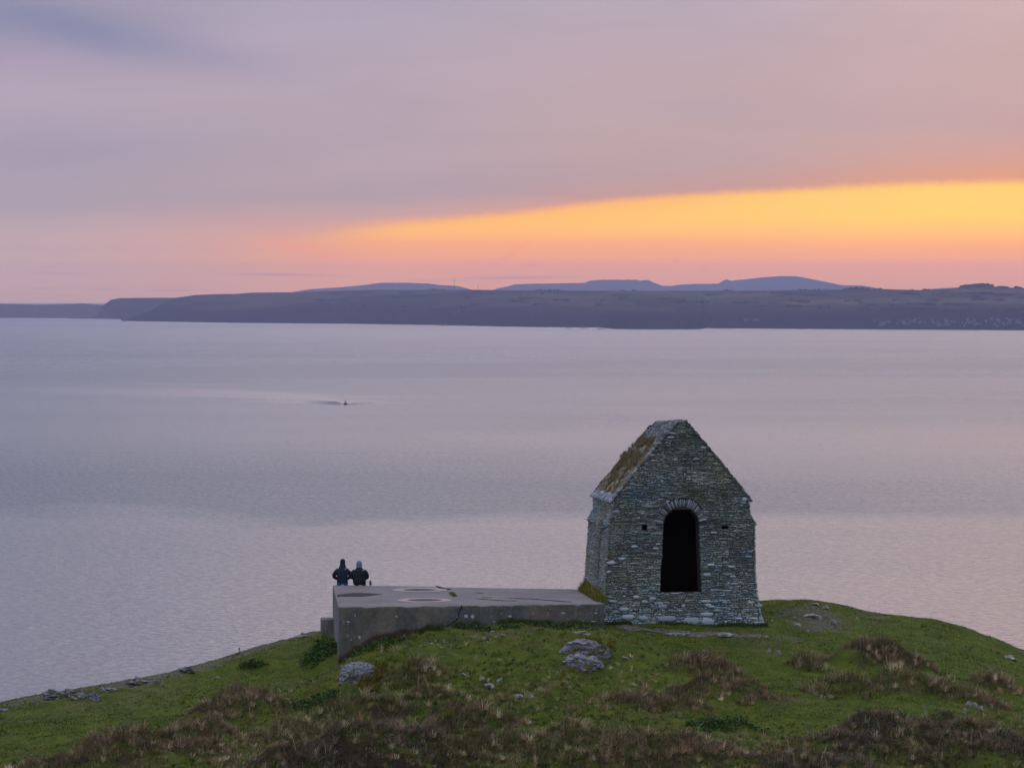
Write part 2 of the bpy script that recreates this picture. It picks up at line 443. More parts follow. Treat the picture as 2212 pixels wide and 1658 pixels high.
cry = np.array([128, 133, 136.5, 138.5, 141.5, 143.5, 145.5, 148.0, 150.5, 151.5, 150.6, 150.6, 149.9, 149.4, 148.9, 147.9, 145.5, 132], float)
mounds = []       # (x, y, rx, ry, h, power)
def base_ground(x, y):
    x = np.asarray(x, float); y = np.asarray(y, float)
    xc = np.clip(x, -48, 48); yb_ = np.clip(y, 104, None)
    cr = np.interp(x, crx, cry)
    yc = np.minimum(yb_, cr)
    sh = xc.shape; xf, yf = xc.ravel(), yc.ravel()
    z = np.empty(xf.shape)
    for s in range(0, len(xf), 40000):
        a, b_ = xf[s:s + 40000], yf[s:s + 40000]
        z[s:s + 40000] = _phi((a[:, None] - cpx) ** 2 + (b_[:, None] - cpy) ** 2) @ sol[:-3] + sol[-3] + sol[-2] * a + sol[-1] * b_
    z = z.reshape(sh)
    d = np.maximum(y - cr, 0)                       # beyond the crest the ground drops to the sea
    z = z - 0.035 * np.minimum(d, 9) ** 2 - np.maximum(d - 9, 0) * 0.75
    e = np.maximum(np.abs(x) - 48, 0)
    z = z - e * 0.75
    # towards the viewpoint: the saddle, then up to the hill the picture is taken from
    t = np.clip((104 - y) / 104.0, 0, None)
    near = 82.5 + 15.9 * np.clip(t, 0, 1) ** 1.6 - np.maximum(np.abs(x) - 30, 0) * 0.5
    w = np.clip((106 - y) / 22.0, 0, 1); w = w * w * (3 - 2 * w)
    z = z * (1 - w) + near * w
    back = np.maximum(-y - 25, 0)
    z = z - back * 0.2
    return np.maximum(z, -6.0)
def add_mounds(x, y, z):
    for mx, my, rx, ry, hh, pw in mounds:
        q = ((x - mx) / rx) ** 2 + ((y - my) / ry) ** 2
        m_ = q < 9
        if not np.any(m_): continue
        wob_ = 0.25 + 1.4 * fbm(x * 1.0 + mx, y * 1.0, 3, 33)
        z = z + hh * wob_ * np.exp(-q ** pw)
    return z
def ground(x, y):
    x = np.asarray(x, float); y = np.asarray(y, float)
    z = base_ground(x, y)
    f = np.clip((y - 95) / 15, 0, 1)
    calm = 0.35 + 0.65 * np.clip((137 - y) / 8, 0, 1)
    z = z + f * ((fbm(x * 0.35, y * 0.35, 3, 1) - 0.5) * 0.30 * calm + (vnoise(x * 5, y * 5, 9) - 0.5) * 0.03)
    px = x / np.maximum(y, 1) * F + W2
    rough = calm * np.clip(0.35 + 1.1 * np.exp(-((px - 950) / 520) ** 2) + 0.5 * (fbm(x * 0.2, y * 0.2, 2, 44) - 0.5), 0.2, 1.4)
    t1 = 1 - np.abs(2 * fbm(x * 0.9, y * 0.8, 3, 5) - 1)
    z = z + f * rough * ((t1 - 0.75) * 0.55 + (fbm(x * 2.4, y * 2.0, 2, 15) - 0.5) * 0.16)
    return add_mounds(x, y, z)
def pick(x, y, fn=None):
    """first ground point met by the sight line through (x, y)"""
    fn = fn or ground
    Ds = np.arange(112.0, 153.0, 0.1)
    pts = [at(x, y, D) for D in Ds]
    gz = fn(np.array([p.x for p in pts]), np.array([p.y for p in pts]))
    for i, p in enumerate(pts):
        if p.z <= gz[i]:
            return Vector((p.x, p.y, float(gz[i])))
    i = int(np.argmin([p.z - g for p, g in zip(pts, gz)]))
    return Vector((pts[i].x, pts[i].y, float(gz[i])))

# plants that grow in clumps: (kind, x, y, rx, ry, bump height, label)
CL = [
 ('bracken_clump', 515, 1528, 105, 38, 0.42, 'reddish brown bracken mound jutting from the left green slope'),
 ('heather_clump', 850, 1625, 210, 40, 0.50, 'dark purple brown heather bank at the bottom, left of centre'),
 ('bracken_clump', 285, 1632, 190, 32, 0.36, 'brown bracken bank in the bottom left corner'),
 ('dry_grass_mound', 935, 1530, 105, 26, 0.30, 'straw coloured shaggy mound below the left rock outcrop'),
 ('bracken_clump', 1525, 1440, 72, 18, 0.26, 'small brown bracken mound below the chapel'),
 ('bracken_clump', 1395, 1527, 105, 20, 0.22, 'low brown bracken bank on the green below the slab end'),
 ('bracken_clump', 1575, 1495, 100, 24, 0.32, 'purple brown bracken mound below the chapel, beside the green hollow'),
 ('bracken_clump', 1905, 1428, 120, 28, 0.42, 'largest brown bracken mound on the right hand slope'),
 ('dry_grass_mound', 1830, 1486, 70, 18, 0.20, 'shaggy grey grass mound under the large right bracken mound'),
 ('dry_grass_mound', 1965, 1484, 85, 22, 0.28, 'olive shaggy grass hummock right of the grey grass mound'),
 ('bracken_clump', 2075, 1508, 80, 18, 0.20, 'low straggling bracken bank on the right slope'),
 ('bracken_clump', 2140, 1476, 48, 14, 0.22, 'small brown bracken tuft nearest the right edge'),
 ('heather_clump', 1990, 1592, 200, 36, 0.50, 'grey purple heather bank below the right hand stones'),
 ('bracken_clump', 1430, 1628, 190, 30, 0.45, 'reddish brown bracken bank at the bottom, right of centre'),
 ('heather_clump', 2150, 1630, 150, 34, 0.45, 'dark reddish heather bank in the bottom right corner'),
 ('dry_grass_mound', 1120, 1632, 120, 28, 0.30, 'straw and grey grass mound at the bottom centre'),
 ('heather_clump', 1740, 1648, 190, 26, 0.30, 'dark heather bank at the bottom between the two right banks'),
 ('dry_grass_mound', 650, 1585, 120, 24, 0.22, 'olive straw grass mound in front of the reddish bracken'),
 ('dry_grass_mound', 1735, 1437, 40, 12, 0.14, 'small tan grass tussock left of the largest bracken mound'),
 ('heather_clump', 640, 1640, 120, 28, 0.40, 'dark heather hummock at the bottom between the two left banks'),
 ('bracken_clump', 1010, 1568, 90, 22, 0.30, 'brown bracken hummock behind the straw grass at the bottom centre'),
 ('dry_grass_mound', 1290, 1600, 120, 24, 0.28, 'shaggy grey brown grass mound left of the reddish bracken bank'),
 ('bracken_clump', 430, 1582, 80, 22, 0.26, 'low brown bracken hummock below the reddish bracken mound'),
 ('dry_grass_mound', 770, 1545, 90, 20, 0.24, 'olive grass hummock between bramble patch and dark heather bank'),
 ('heather_clump', 1850, 1618, 130, 30, 0.42, 'purple brown heather hummock left of the grey purple bank'),
 ('dry_grass_mound', 900, 1465, 70, 14, 0.18, 'rough brown grass hummock right of the slate outcrop'),
 ('bramble_bush', 700, 1412, 34, 30, 0.25, 'dark green bush against the left corner of the concrete slab'),
 ('bramble_bush', 700, 1520, 85, 20, 0.18, 'fresh green leafy bramble patch below the left rock outcrop'),
 ('bramble_bush', 1575, 1572, 66, 16, 0.16, 'fresh green leafy patch on the slope low right of centre'),
 ('bramble_bush', 822, 1392, 62, 7, 0.05, 'green leafy tuft at the foot of the slab left end'),
 ('bramble_bush', 1065, 1356, 48, 5, 0.04, 'green leafy tuft at the foot of the slab under its middle'),
 ('bramble_bush', 1205, 1352, 60, 5, 0.04, 'dark green tuft at the foot of the slab right half'),
 ('bramble_bush', 540, 1437, 28, 6, 0.10, 'small dark green tuft on the left green slope'),
]
clumps = []
for kind, x, y, rx, ry, hh, lab in CL:
    hh *= 1.55; y0_ = y; y = y + hh * 26
    c = pick(x, min(y, 1654), base_ground)
    if y > 1640: c = Vector((c.x, c.y - (y - 1640) * 0.05, 0))
    rxm = rx * c.y / F; rym = max(ry * c.y / F * (3.2 if y0_ > 1575 else 2.6), 0.35 if ry > 8 else 0.12)
    mounds.append((c.x, c.y, rxm * 0.92, rym * 0.92, hh if kind != 'bramble_bush' else hh * .6, 1.9))
    clumps.append((kind, c.x, c.y, rxm, rym, hh, lab))
# a hump of rubble and turf right of the chapel, little swell under the rocks
for x, y, rx, ry, hh in ((1760, 1330, 1.3, 2.2, 0.20), (1262, 1420, 0.9, 1.2, 0.15), (785, 1470, 0.8, 1.2, 0.15), (1240, 1560, 3.0, 1.8, 0.15), (130, 1505, 1.2, 1.2, 0.1)):
    c = pick(x, y, base_ground); mounds.append((c.x, c.y, rx, ry, hh, 1.2))

def axis(lo, d0, d1, hi, fine, grow=1.25):
    a = list(np.arange(d0, d1 + 1e-6, fine)); s = fine; v = d1
    while v < hi: s = min(s * grow, 12); v += s; a.append(v)
    s = fine; v = d0
    while v > lo: s = min(s * grow, 12); v -= s; a.insert(0, v)
    return np.array(a)
gx = axis(-260, -20, 20, 260, 0.11); gy = axis(-140, 118, 153, 330, 0.11)
GX, GY = np.meshgrid(gx, gy)
GZ = ground(GX, GY)
nxg, nyg = len(gx), len(gy)
idx = np.arange(nxg * nyg).reshape(nyg, nxg)
q = np.stack([idx[:-1, :-1], idx[:-1, 1:], idx[1:, 1:], idx[1:, :-1]], -1).reshape(-1, 4)
crG = np.interp(GX, crx, cry)
WORN = np.exp(-np.abs(GY - crG) / 1.3) * np.where(GX < -5, 1.0, 0.35) * (0.5 + fbm(GX * 0.9, GY * 0.9, 3, 12)) * (GY > 100)
_h = pick(1760, 1335); WORN = np.maximum(WORN, 0.9 * np.exp(-(((GX - _h.x) / 1.3) ** 2 + ((GY - _h.y) / 2.2) ** 2)))
_h = pick(1880, 1332); WORN = np.maximum(WORN, 0.6 * np.exp(-(((GX - _h.x) / 0.9) ** 2 + ((GY - _h.y) / 1.0) ** 2)))
_h = pick(1700, 1378); WORN = np.maximum(WORN, 0.5 * np.exp(-(((GX - _h.x) / 0.9) ** 2 + ((GY - _h.y) / 0.7) ** 2)))
me = mesh_np('headland', np.stack([GX, GY, GZ], -1).reshape(-1, 3), q, np.full(len(q), 4), cols=np.repeat(WORN.reshape(-1, 1), 3, 1), smooth_=True)
m, b = mat('turf'); M_turf = m
P = geopos(); px_, py_, pz_ = sep(P)
a = noise(P, 0.28, 5, 0.6, 0.6); c_ = noise(P, 1.3, 5, 0.65, 0.4); d_ = noise(P, 7.0, 5, 0.7); e_ = noise(P, 30.0, 3, 0.7)
col = mixc(smooth(c_, 0.35, 0.65), (0.055, 0.080, 0.009), (0.100, 0.118, 0.014))
col = mixc(smooth(d_, 0.5, 0.72) * 0.6, col, (0.030, 0.055, 0.014))
col = mixc(smooth(a + (c_ - 0.5) * 0.5, 0.56, 0.72) * 0.6, col, (0.11, 0.095, 0.045))
# bare worn earth just along the brink and near the chapel foot
ne = noise(P, 0.9, 5, 0.7, 0.5)
wn = E.nt.nodes.new('ShaderNodeVertexColor'); wn.layer_name = 'Col'; worn = sep(E(wn.outputs[0]))[0]
near_br = smooth(ne + worn * 0.4, 0.66, 0.78)
col = mixc(near_br * 0.75, col, mixc(d_, (0.09, 0.075, 0.055), (0.17, 0.15, 0.12)))
gn = E.nt.nodes.new('ShaderNodeNewGeometry'); nzz = sep(E(gn.outputs['Normal']))[2]
col = mixc(smooth(nzz, 0.80, 0.55), col, (0.050, 0.040, 0.024))
setin(b, 'Base Color', mulc(col, 0.7 + e_ * 0.6)); setin(b, 'Roughness', 0.95); setin(b, 'Specular IOR Level', 0.1)
bump(b, d_ + e_ * 0.4, 0.8, 0.08)
link_mesh('ground', me, M_turf, kind='structure', label='green turf headland sloping down from the chapel')

# ------------------------------------------------------------------ slab (old concrete platform)
zs = at(732, 1310, 138.0).z
FL, FR, BL, BR = atz(732, 1310, zs), atz(1305, 1303, zs), atz(719, 1262, zs), atz(1252, 1270, zs)
slab = empty('concrete_platform', (FL.x, FL.y, zs - 1.9), label='long grey concrete platform with round inlays and a cracked face beside the chapel', cat='platform')
O = Vector((FL.x, FL.y, zs - 1.9))
def slab_bm():
    bm = bmesh.new()
    n1_, n2_, n3_ = 60, 44, 14
    c = [p - O for p in (FL, FR, BR, BL)]
    def q_(u, v): return c[0] * (1 - u) * (1 - v) + c[1] * u * (1 - v) + c[2] * u * v + c[3] * (1 - u) * v
    rnd = random.Random(4)
    def drop(u, v):
        # a slight sag and the step along the joint
        s = 0.0
        if u > 0.42 and v > 0.75: s -= 0.02
        e = min(u, 1 - u, v, 1 - v)
        if e < 0.002: s -= 0.012 + rnd.random() ** 3 * 0.045
        return s
    top = [[None] * (n1_ + 1) for _ in range(n2_ + 1)]
    for j in range(n2_ + 1):
        for i in range(n1_ + 1):
            u, v = i / n1_, j / n2_
            p = q_(u, v); p.z += drop(u, v); top[j][i] = bm.verts.new(p)
    for j in range(n2_):
        for i in range(n1_):
            f = bm.faces.new((top[j][i], top[j][i + 1], top[j + 1][i + 1], top[j + 1][i])); f.material_index = 0
    loop = [top[0][i] for i in range(n1_ + 1)] + [top[j][n1_] for j in range(1, n2_ + 1)] + [top[n2_][i] for i in range(n1_ - 1, -1, -1)] + [top[j][0] for j in range(n2_ - 1, 0, -1)]
    cen = sum(c, Vector()) / 4
    prev = loop
    for k in range(1, n3_ + 1):
        cur = []
        for v in loop:
            p = v.co.copy(); out = (p - Vector((cen.x, cen.y, p.z))).normalized()
            p += out * (0.012 + rnd.uniform(-0.004, 0.004)); p.z = v.co.z - 3.6 * k / n3_ if k > 1 else v.co.z - 0.04
            cur.append(bm.verts.new(p))
        for i in range(len(loop)):
            j = (i + 1) % len(loop)
            f = bm.faces.new((prev[j], prev[i], cur[i], cur[j]))
            f.material_index = 1 if i < n1_ else 2
        prev = cur
    return bm
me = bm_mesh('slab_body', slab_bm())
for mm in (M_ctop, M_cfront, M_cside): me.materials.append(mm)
link_mesh('slab_body', me, None, slab)

def flat_poly(name, pts, z, h, mt, parent, origin, **k):
    """thin solid lying on a level surface, pts = world xy"""
    bm = bmesh.new()
    t = [bm.verts.new(Vector((p.x, p.y, z + h)) - origin) for p in pts]
    bt = [bm.verts.new(Vector((p.x, p.y, z - 0.01)) - origin) for p in pts]
    bm.faces.new(t)
    for i in range(len(pts)):
        j = (i + 1) % len(pts); bm.faces.new((t[j], t[i], bt[i], bt[j]))
    bmesh.ops.recalc_face_normals(bm, faces=bm.faces)
    return link_mesh(name, bm_mesh(name, bm), mt, parent, **k)
def ring_mesh(cx, cy, z, r0, r1, h, seed):
    bm = bmesh.new(); rnd = random.Random(seed); N = 56
    ro = [r1 * (1 + rnd.uniform(-.02, .02)) for _ in range(N)]; ri = [r0 * (1 + rnd.uniform(-.03, .03)) for _ in range(N)]
    L = []
    for r, zz in ((ri, -0.01), (ri, h), (ro, h), (ro, -0.01)):
        L.append([bm.verts.new(Vector((cx + r[i] * math.cos(i * math.tau / N), cy + r[i] * math.sin(i * math.tau / N), z + zz)) - O) for i in range(N)])
    for a_, b_ in ((0, 1), (1, 2), (2, 3)):
        for i in range(N):
            j = (i + 1) % N; bm.faces.new((L[a_][i], L[a_][j], L[b_][j], L[b_][i]))
    bmesh.ops.recalc_face_normals(bm, faces=bm.faces)
    return bm
def disc_poly(c, r, N=40, seed=0):
    rnd = random.Random(seed)
    return [Vector((c.x + r * (1 + rnd.uniform(-.02, .02)) * math.cos(i * math.tau / N), c.y + r * (1 + rnd.uniform(-.02, .02)) * math.sin(i * math.tau / N), 0)) for i in range(N)]
def zoom2(x, y): return ((760 + x * 0.33454) / 1.13015, (1330 + y * 0.33454) / 1.13015)
for k, (zx, zy, ri, ro) in enumerate(((827, 403, 0.60, 0.905), (790, 328, 0.58, 0.97))):
    c = atz(*zoom2(zx, zy), zs)
    rg = link_mesh('ring', bm_mesh('ring', ring_mesh(c.x, c.y, zs, ri, ro, 0.014, k)), M_ring, slab)
    flat_poly('infill', disc_poly(c, ri * 0.985, 40, k + 3), zs, 0.006, M_disc, rg, O)
    dark_pts = disc_poly(c, ri * 0.93, 40, k + 9)
    sub = [Vector((c.x + (p.x - c.x) * 0.96, c.y + (p.y - c.y) * 0.72 + 0.08, 0)) for p in dark_pts]
    flat_poly('silt_patch', sub, zs, 0.010, M_silt, rg, O)
pud = [(187, 362), (240, 355), (300, 350), (350, 348), (400, 350), (460, 354), (522, 359), (450, 367), (400, 373), (360, 376), (280, 376), (190, 376)]
flat_poly('damp_patch', [atz(*zoom2(*p), zs) for p in pud], zs, 0.007, M_wet, slab, O)
for k, pl in enumerate(([(905, 296), (930, 300), (975, 316), (1020, 318), (1015, 321), (960, 319), (915, 302)],
                        [(1195, 385), (1240, 392), (1330, 398), (1420, 404), (1500, 405), (1500, 407), (1410, 407), (1320, 401), (1235, 395)],
                        [(1415, 384), (1500, 388), (1600, 390), (1700, 398), (1800, 405), (1900, 414), (1900, 416.5), (1790, 409), (1690, 401), (1595, 393), (1500, 391)],
                        [(1240, 381), (1320, 380), (1322, 382), (1242, 383.5)], [(1200, 345), (1255, 350), (1256, 352), (1200, 348)])):
    flat_poly('top_crack', [atz(*zoom2(*p), zs) for p in pl], zs, 0.005, M_crack, slab, O)
fa, fb = FL, FR
def face_pt(px, py, off=0.0):
    """point on the front face of the slab under a picture position"""
    o_ = Vector((0, 0, ZC)); d = (at(px, py, 100.0) - o_)
    e = (fb - fa); n_ = Vector((e.y, -e.x, 0)).normalized()
    t = (fa + n_ * (0.018 + off) - o_).dot(n_) / d.dot(n_)
    return o_ + d * t
def face_patch(name, pts, mt, th, parent=slab, **k):
    bm = bmesh.new()
    f = [bm.verts.new(face_pt(*p, off=th) - O) for p in pts]; g = [bm.verts.new(face_pt(*p, off=-0.02) - O) for p in pts]
    bm.faces.new(f)
    for i in range(len(pts)):
        j = (i + 1) % len(pts); bm.faces.new((f[j], f[i], g[i], g[j]))
    bmesh.ops.recalc_face_normals(bm, faces=bm.faces)
    return link_mesh(name, bm_mesh(name, bm), mt, parent, **k)
ck = [(1098, 440, 8), (1096, 455, 8), (1082, 475, 5), (1076, 500, 4), (1073, 530, 5), (1060, 545, 9), (1035, 562, 6), (1012, 577, 4), (990, 597, 7), (981, 612, 5), (986, 630, 3), (990, 655, 2)]
lft = [zoom2(x - w * 0.6, y - w * .25) for x, y, w in ck]; rgt = [zoom2(x + w * 0.6, y + w * .25) for x, y, w in ck]
face_patch('face_crack', lft + rgt[::-1], M_crack, 0.004)
def blobp(zx, zy, rx, ry, n=12, seed=0, j=0.25):
    r_ = random.Random(seed)
    return [zoom2(zx + rx * (1 + r_.uniform(-j, j)) * math.cos(i * math.tau / n), zy + ry * (1 + r_.uniform(-j, j)) * math.sin(i * math.tau / n)) for i in range(n)]
for k, (a_, b2, r1_, r2_, j_) in enumerate(((1130, 517, 14, 13, 0.03), (1177, 520, 14, 14, 0.03))):
    face_patch('round_plug', blobp(a_, b2, r1_, r2_, 18, k, j_), M_lichen, 0.008)
for k, (a_, b2, r1_, r2_) in enumerate(((1448, 517, 13, 8), (1838, 495, 15, 6), (2075, 495, 15, 6), (1745, 468, 5, 4), (1617, 499, 5, 4), (352, 672, 8, 13), (318, 512, 5, 9), (290, 690, 6, 4),
                                       (1985, 553, 9, 4), (2060, 556, 22, 4), (1335, 560, 8, 5), (270, 560, 14, 5), (620, 520, 9, 5))):
    face_patch('lichen_spot', blobp(a_, b2, r1_, r2_, 11, k + 5, 0.4), M_lichen, 0.005)

# block left of the slab
bp = at(692, 1338, 146.5)
bm = bmesh.new(); bmesh.ops.create_cube(bm, size=1)
bmesh.ops.scale(bm, vec=(0.85, 1.1, 1.3), verts=bm.verts)
bmesh.ops.bevel(bm, geom=bm.edges[:], offset=0.025, segments=2, affect='EDGES')
bmesh.ops.subdivide_edges(bm, edges=bm.edges[:], cuts=2, use_grid_fill=True)
rb_ = random.Random(3)
for v in bm.verts: v.co += Vector((rb_.uniform(-.006, .006), rb_.uniform(-.006, .006), rb_.uniform(-.006, .006)))
link_mesh('concrete_block', bm_mesh('concrete_block', bm), M_cside, None, loc=(bp.x + 0.425, bp.y + .5, bp.z - 0.65 + 0.01),
          label='low concrete block behind the left end of the platform', cat='block').rotation_euler = (0, 0, R(5))
# ------------------------------------------------------------------ chapel
cc = at(1472, 1349, 144.3)
CH_ROT = R(8.0)
chap = empty('chapel', cc, CH_ROT, label='small ruined stone chapel with steep gable and dark arched doorway', cat='chapel')
DEP = 4.2
def half(v):
    return float(np.interp(v, [-0.6, 0, 0.35, 1.05, 1.9, 3.43, 3.50, 3.85, 4.05, 4.4], [2.98, 2.93, 2.82, 2.69, 2.62, 2.60, 2.64, 2.44, 2.41, 2.40]))
def half_l(v):  # the left wall leans a little differently
    return float(np.interp(v, [-0.6, 0, 0.5, 1.05, 1.9, 3.43, 3.50, 3.85, 4.4], [2.90, 2.88, 2.84, 2.76, 2.70, 2.60, 2.64, 2.44, 2.44]))
APEX, EAVE = 7.10, 4.36
def gable(v, s):
    if v <= EAVE: return half(v) if s > 0 else half_l(v)
    t = (v - EAVE) / (APEX - EAVE)
    hb = 2.42 if s > 0 else 2.45
    return hb * (1 - t) + 0.12 * t + 0.10 * math.sin(t * math.pi) * 0.4
def door(v):
    """left and right edge of the opening at height v"""
    if v < 1.12 or v > 4.05: return None
    a = float(np.interp(v, [1.12, 2.1, 2.4, 2.9, 3.6], [-0.68, -0.655, -0.60, -0.605, -0.565]))
    c = float(np.interp(v, [1.12, 2.0, 2.8, 3.6], [0.655, 0.62, 0.59, 0.575]))
    a *= 1.09; c *= 1.09
    if v > 3.45:
        k = math.sqrt(max(0.0, 1 - ((v - 3.45) / 0.60) ** 2)); m_ = (a + c) / 2; a = m_ + (a - m_) * k; c = m_ + (c - m_) * k
    return a, c
def holes_front(v):
    h_ = []
    d = door(v)
    if d: h_.append(d)
    if 3.29 < v < 3.48: h_.append((-1.375, -1.195))
    if 3.34 < v < 3.44: h_.append((1.43, 1.66))
    return h_
rs = random.Random(11)
class Stones:
    def __init__(s): s.v = []; s.f = []; s.c = []
    def box(s, o, ax, ay, az_, col, jit=0.012):
        """o: back corner; ax along the wall, ay up, az_ outwards; chamfered front"""
        k = len(s.v)
        for bx_, by in ((0, 0), (1, 0), (1, 1), (0, 1)): s.v.append(o + ax * bx_ + ay * by)
        lx = min(0.22, 0.018 / max(ax.length, .02)); ly = min(0.25, 0.012 / max(ay.length, .02))
        for bx_, by in ((lx, ly), (1 - lx, ly), (1 - lx, 1 - ly), (lx, 1 - ly)):
            s.v.append(o + ax * (bx_ + rs.uniform(-.06, .06)) + ay * (by + rs.uniform(-.1, .1)) + az_ * rs.uniform(0.75, 1.1))
        for f in ((4, 5, 6, 7), (0, 1, 5, 4), (1, 2, 6, 5), (2, 3, 7, 6), (3, 0, 4, 7)): s.f.append([k + i for i in f])
        s.c += [col] * 8
    def build(s, name, mt, parent, **k):
        me = mesh_np(name, np.array([tuple(v) for v in s.v]), np.concatenate([np.array(f) for f in s.f]), np.array([len(f) for f in s.f]), np.array(s.c))
        bm = bmesh.new(); bm.from_mesh(me); bmesh.ops.recalc_face_normals(bm, faces=bm.faces); bm.to_mesh(me); bm.free()
        return link_mesh(name, me, mt, parent, **k)
def stone_col(v, side=0.0):
    low = max(0.0, 1.0 - v / 1.9)
    p = rs.random()
    pale = 0.07 + 0.36 * low
    if p < pale: c = np.array((0.30, 0.36, 0.375)) * rs.uniform(0.7, 1.6)
    elif p < pale + 0.40: c = np.array((0.175, 0.205, 0.20)) * rs.uniform(0.65, 1.45)
    elif p < pale + 0.52: c = np.array((0.17, 0.155, 0.12)) * rs.uniform(0.6, 1.4)
    else: c = np.array((0.085, 0.105, 0.095)) * rs.uniform(0.45, 1.4)
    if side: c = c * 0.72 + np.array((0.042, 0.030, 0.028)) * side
    return np.minimum(c, 0.5)
def masonry(st, orig, ux, nrm, v0, v1, ext, holes, side=0.0, colf=None, offs=None, voff=0.0):
    """coursed rubble: rows of random height, stones of random length between ext(v)"""
    up = Vector((0, 0, 1)); v = v0
    while v < v1 - 0.02:
        low = max(0.0, 1.0 - v / 1.6)
        hgt = rs.choice((0.022, 0.028, 0.034, 0.040, 0.052)) + low * rs.uniform(0.0, 0.035)
        hgt = min(hgt, v1 - v); vm = v + hgt / 2
        a0, a1 = ext(vm)
        segs = [(a0, a1)]
        for h0, h1 in sorted(holes(vm)):
            new = []
            for s0_, s1_ in segs:
                if h1 <= s0_ or h0 >= s1_: new.append((s0_, s1_)); continue
                if h0 > s0_: new.append((s0_, h0))
                if h1 < s1_: new.append((h1, s1_))
            segs = new
        off = offs(vm) if offs else 0.0
        for s0_, s1_ in segs:
            u = s0_ + (rs.uniform(-0.035, 0.01) if s0_ == a0 else rs.uniform(-.02, .012))
            end = s1_ + (rs.uniform(-0.01, 0.035) if s1_ == a1 else rs.uniform(-.012, .02))
            while u < end - 0.01:
                ln = rs.choice((rs.uniform(0.05, 0.13), rs.uniform(0.08, 0.22), rs.uniform(0.12, 0.34)))
                if end - u - ln < 0.06: ln = end - u
                tilt = rs.uniform(-0.006, 0.006)
                c = colf(u, vm) if colf else stone_col(vm, side)
                tone = float(fbm(u * 1.3 + 3, vm * 1.6 + 1, 3, 4)); hue = float(fbm(u * 0.9, vm * 1.1, 2, 14)) - 0.5
                c = c * 0.68 + np.array((0.150, 0.170, 0.158)) * 0.32 * (1.0 + 0.5 * max(0.0, 1 - vm / 1.8))
                c = np.clip(c * (0.85 + 1.35 * tone) * np.array((1.01 + hue * 0.4, 1.05 + hue * 0.05, 0.99 - hue * 0.45)), 0, 0.55)
                wav = 0.05 * (float(fbm(u * 1.1 + 9, vm * 0.7, 2, 8)) - 0.5)
                o_ = orig + ux * u + nrm * (off - 0.06) + up * (v + 0.002 + tilt * 2 + wav)
                st.box(o_, ux * (ln - 0.006) + up * rs.uniform(-.012, .012), up * (hgt - rs.uniform(0.001, 0.008)), nrm * (0.06 + rs.uniform(-0.015, 0.028)), c)
                u += ln
        v += hgt
X, Y, Z = Vector((1, 0, 0)), Vector((0, 1, 0)), Vector((0, 0, 1))
sillf = lambda v: False
def col_front(u, v):
    c = stone_col(v)
    if 0.15 < v < 1.1 and -0.62 < u < 0.6 and rs.random() < 0.72:
        c = np.array((0.155, 0.135, 0.12)) * rs.uniform(0.75, 1.15)       # brownish blocking under the doorway
    if abs(v - 2.6) < 0.35 and -1.6 < u < -0.9 and rs.random() < 0.5: c = np.array((0.10, 0.085, 0.06)) * rs.uniform(0.7, 1.1)
    return c
st = Stones()
def arch_excl(v):
    h_ = holes_front(v)
    if 3.45 < v < 4.40:   # room for the voussoirs
        q_ = 0.92 ** 2 - (v - 3.50) ** 2 * 1.0
        if q_ > 0:
            w_ = math.sqrt(q_) * 0.96; h_ = [x_ for x_ in h_ if abs(x_[0]) > 1.0] + [(-w_ - 0.0, w_ + 0.0)]
    return h_
masonry(st, Vector((0, 0, 0)), X, -Y, -0.5, APEX, lambda v: (-gable(v, -1), gable(v, 1)), arch_excl, colf=col_front)
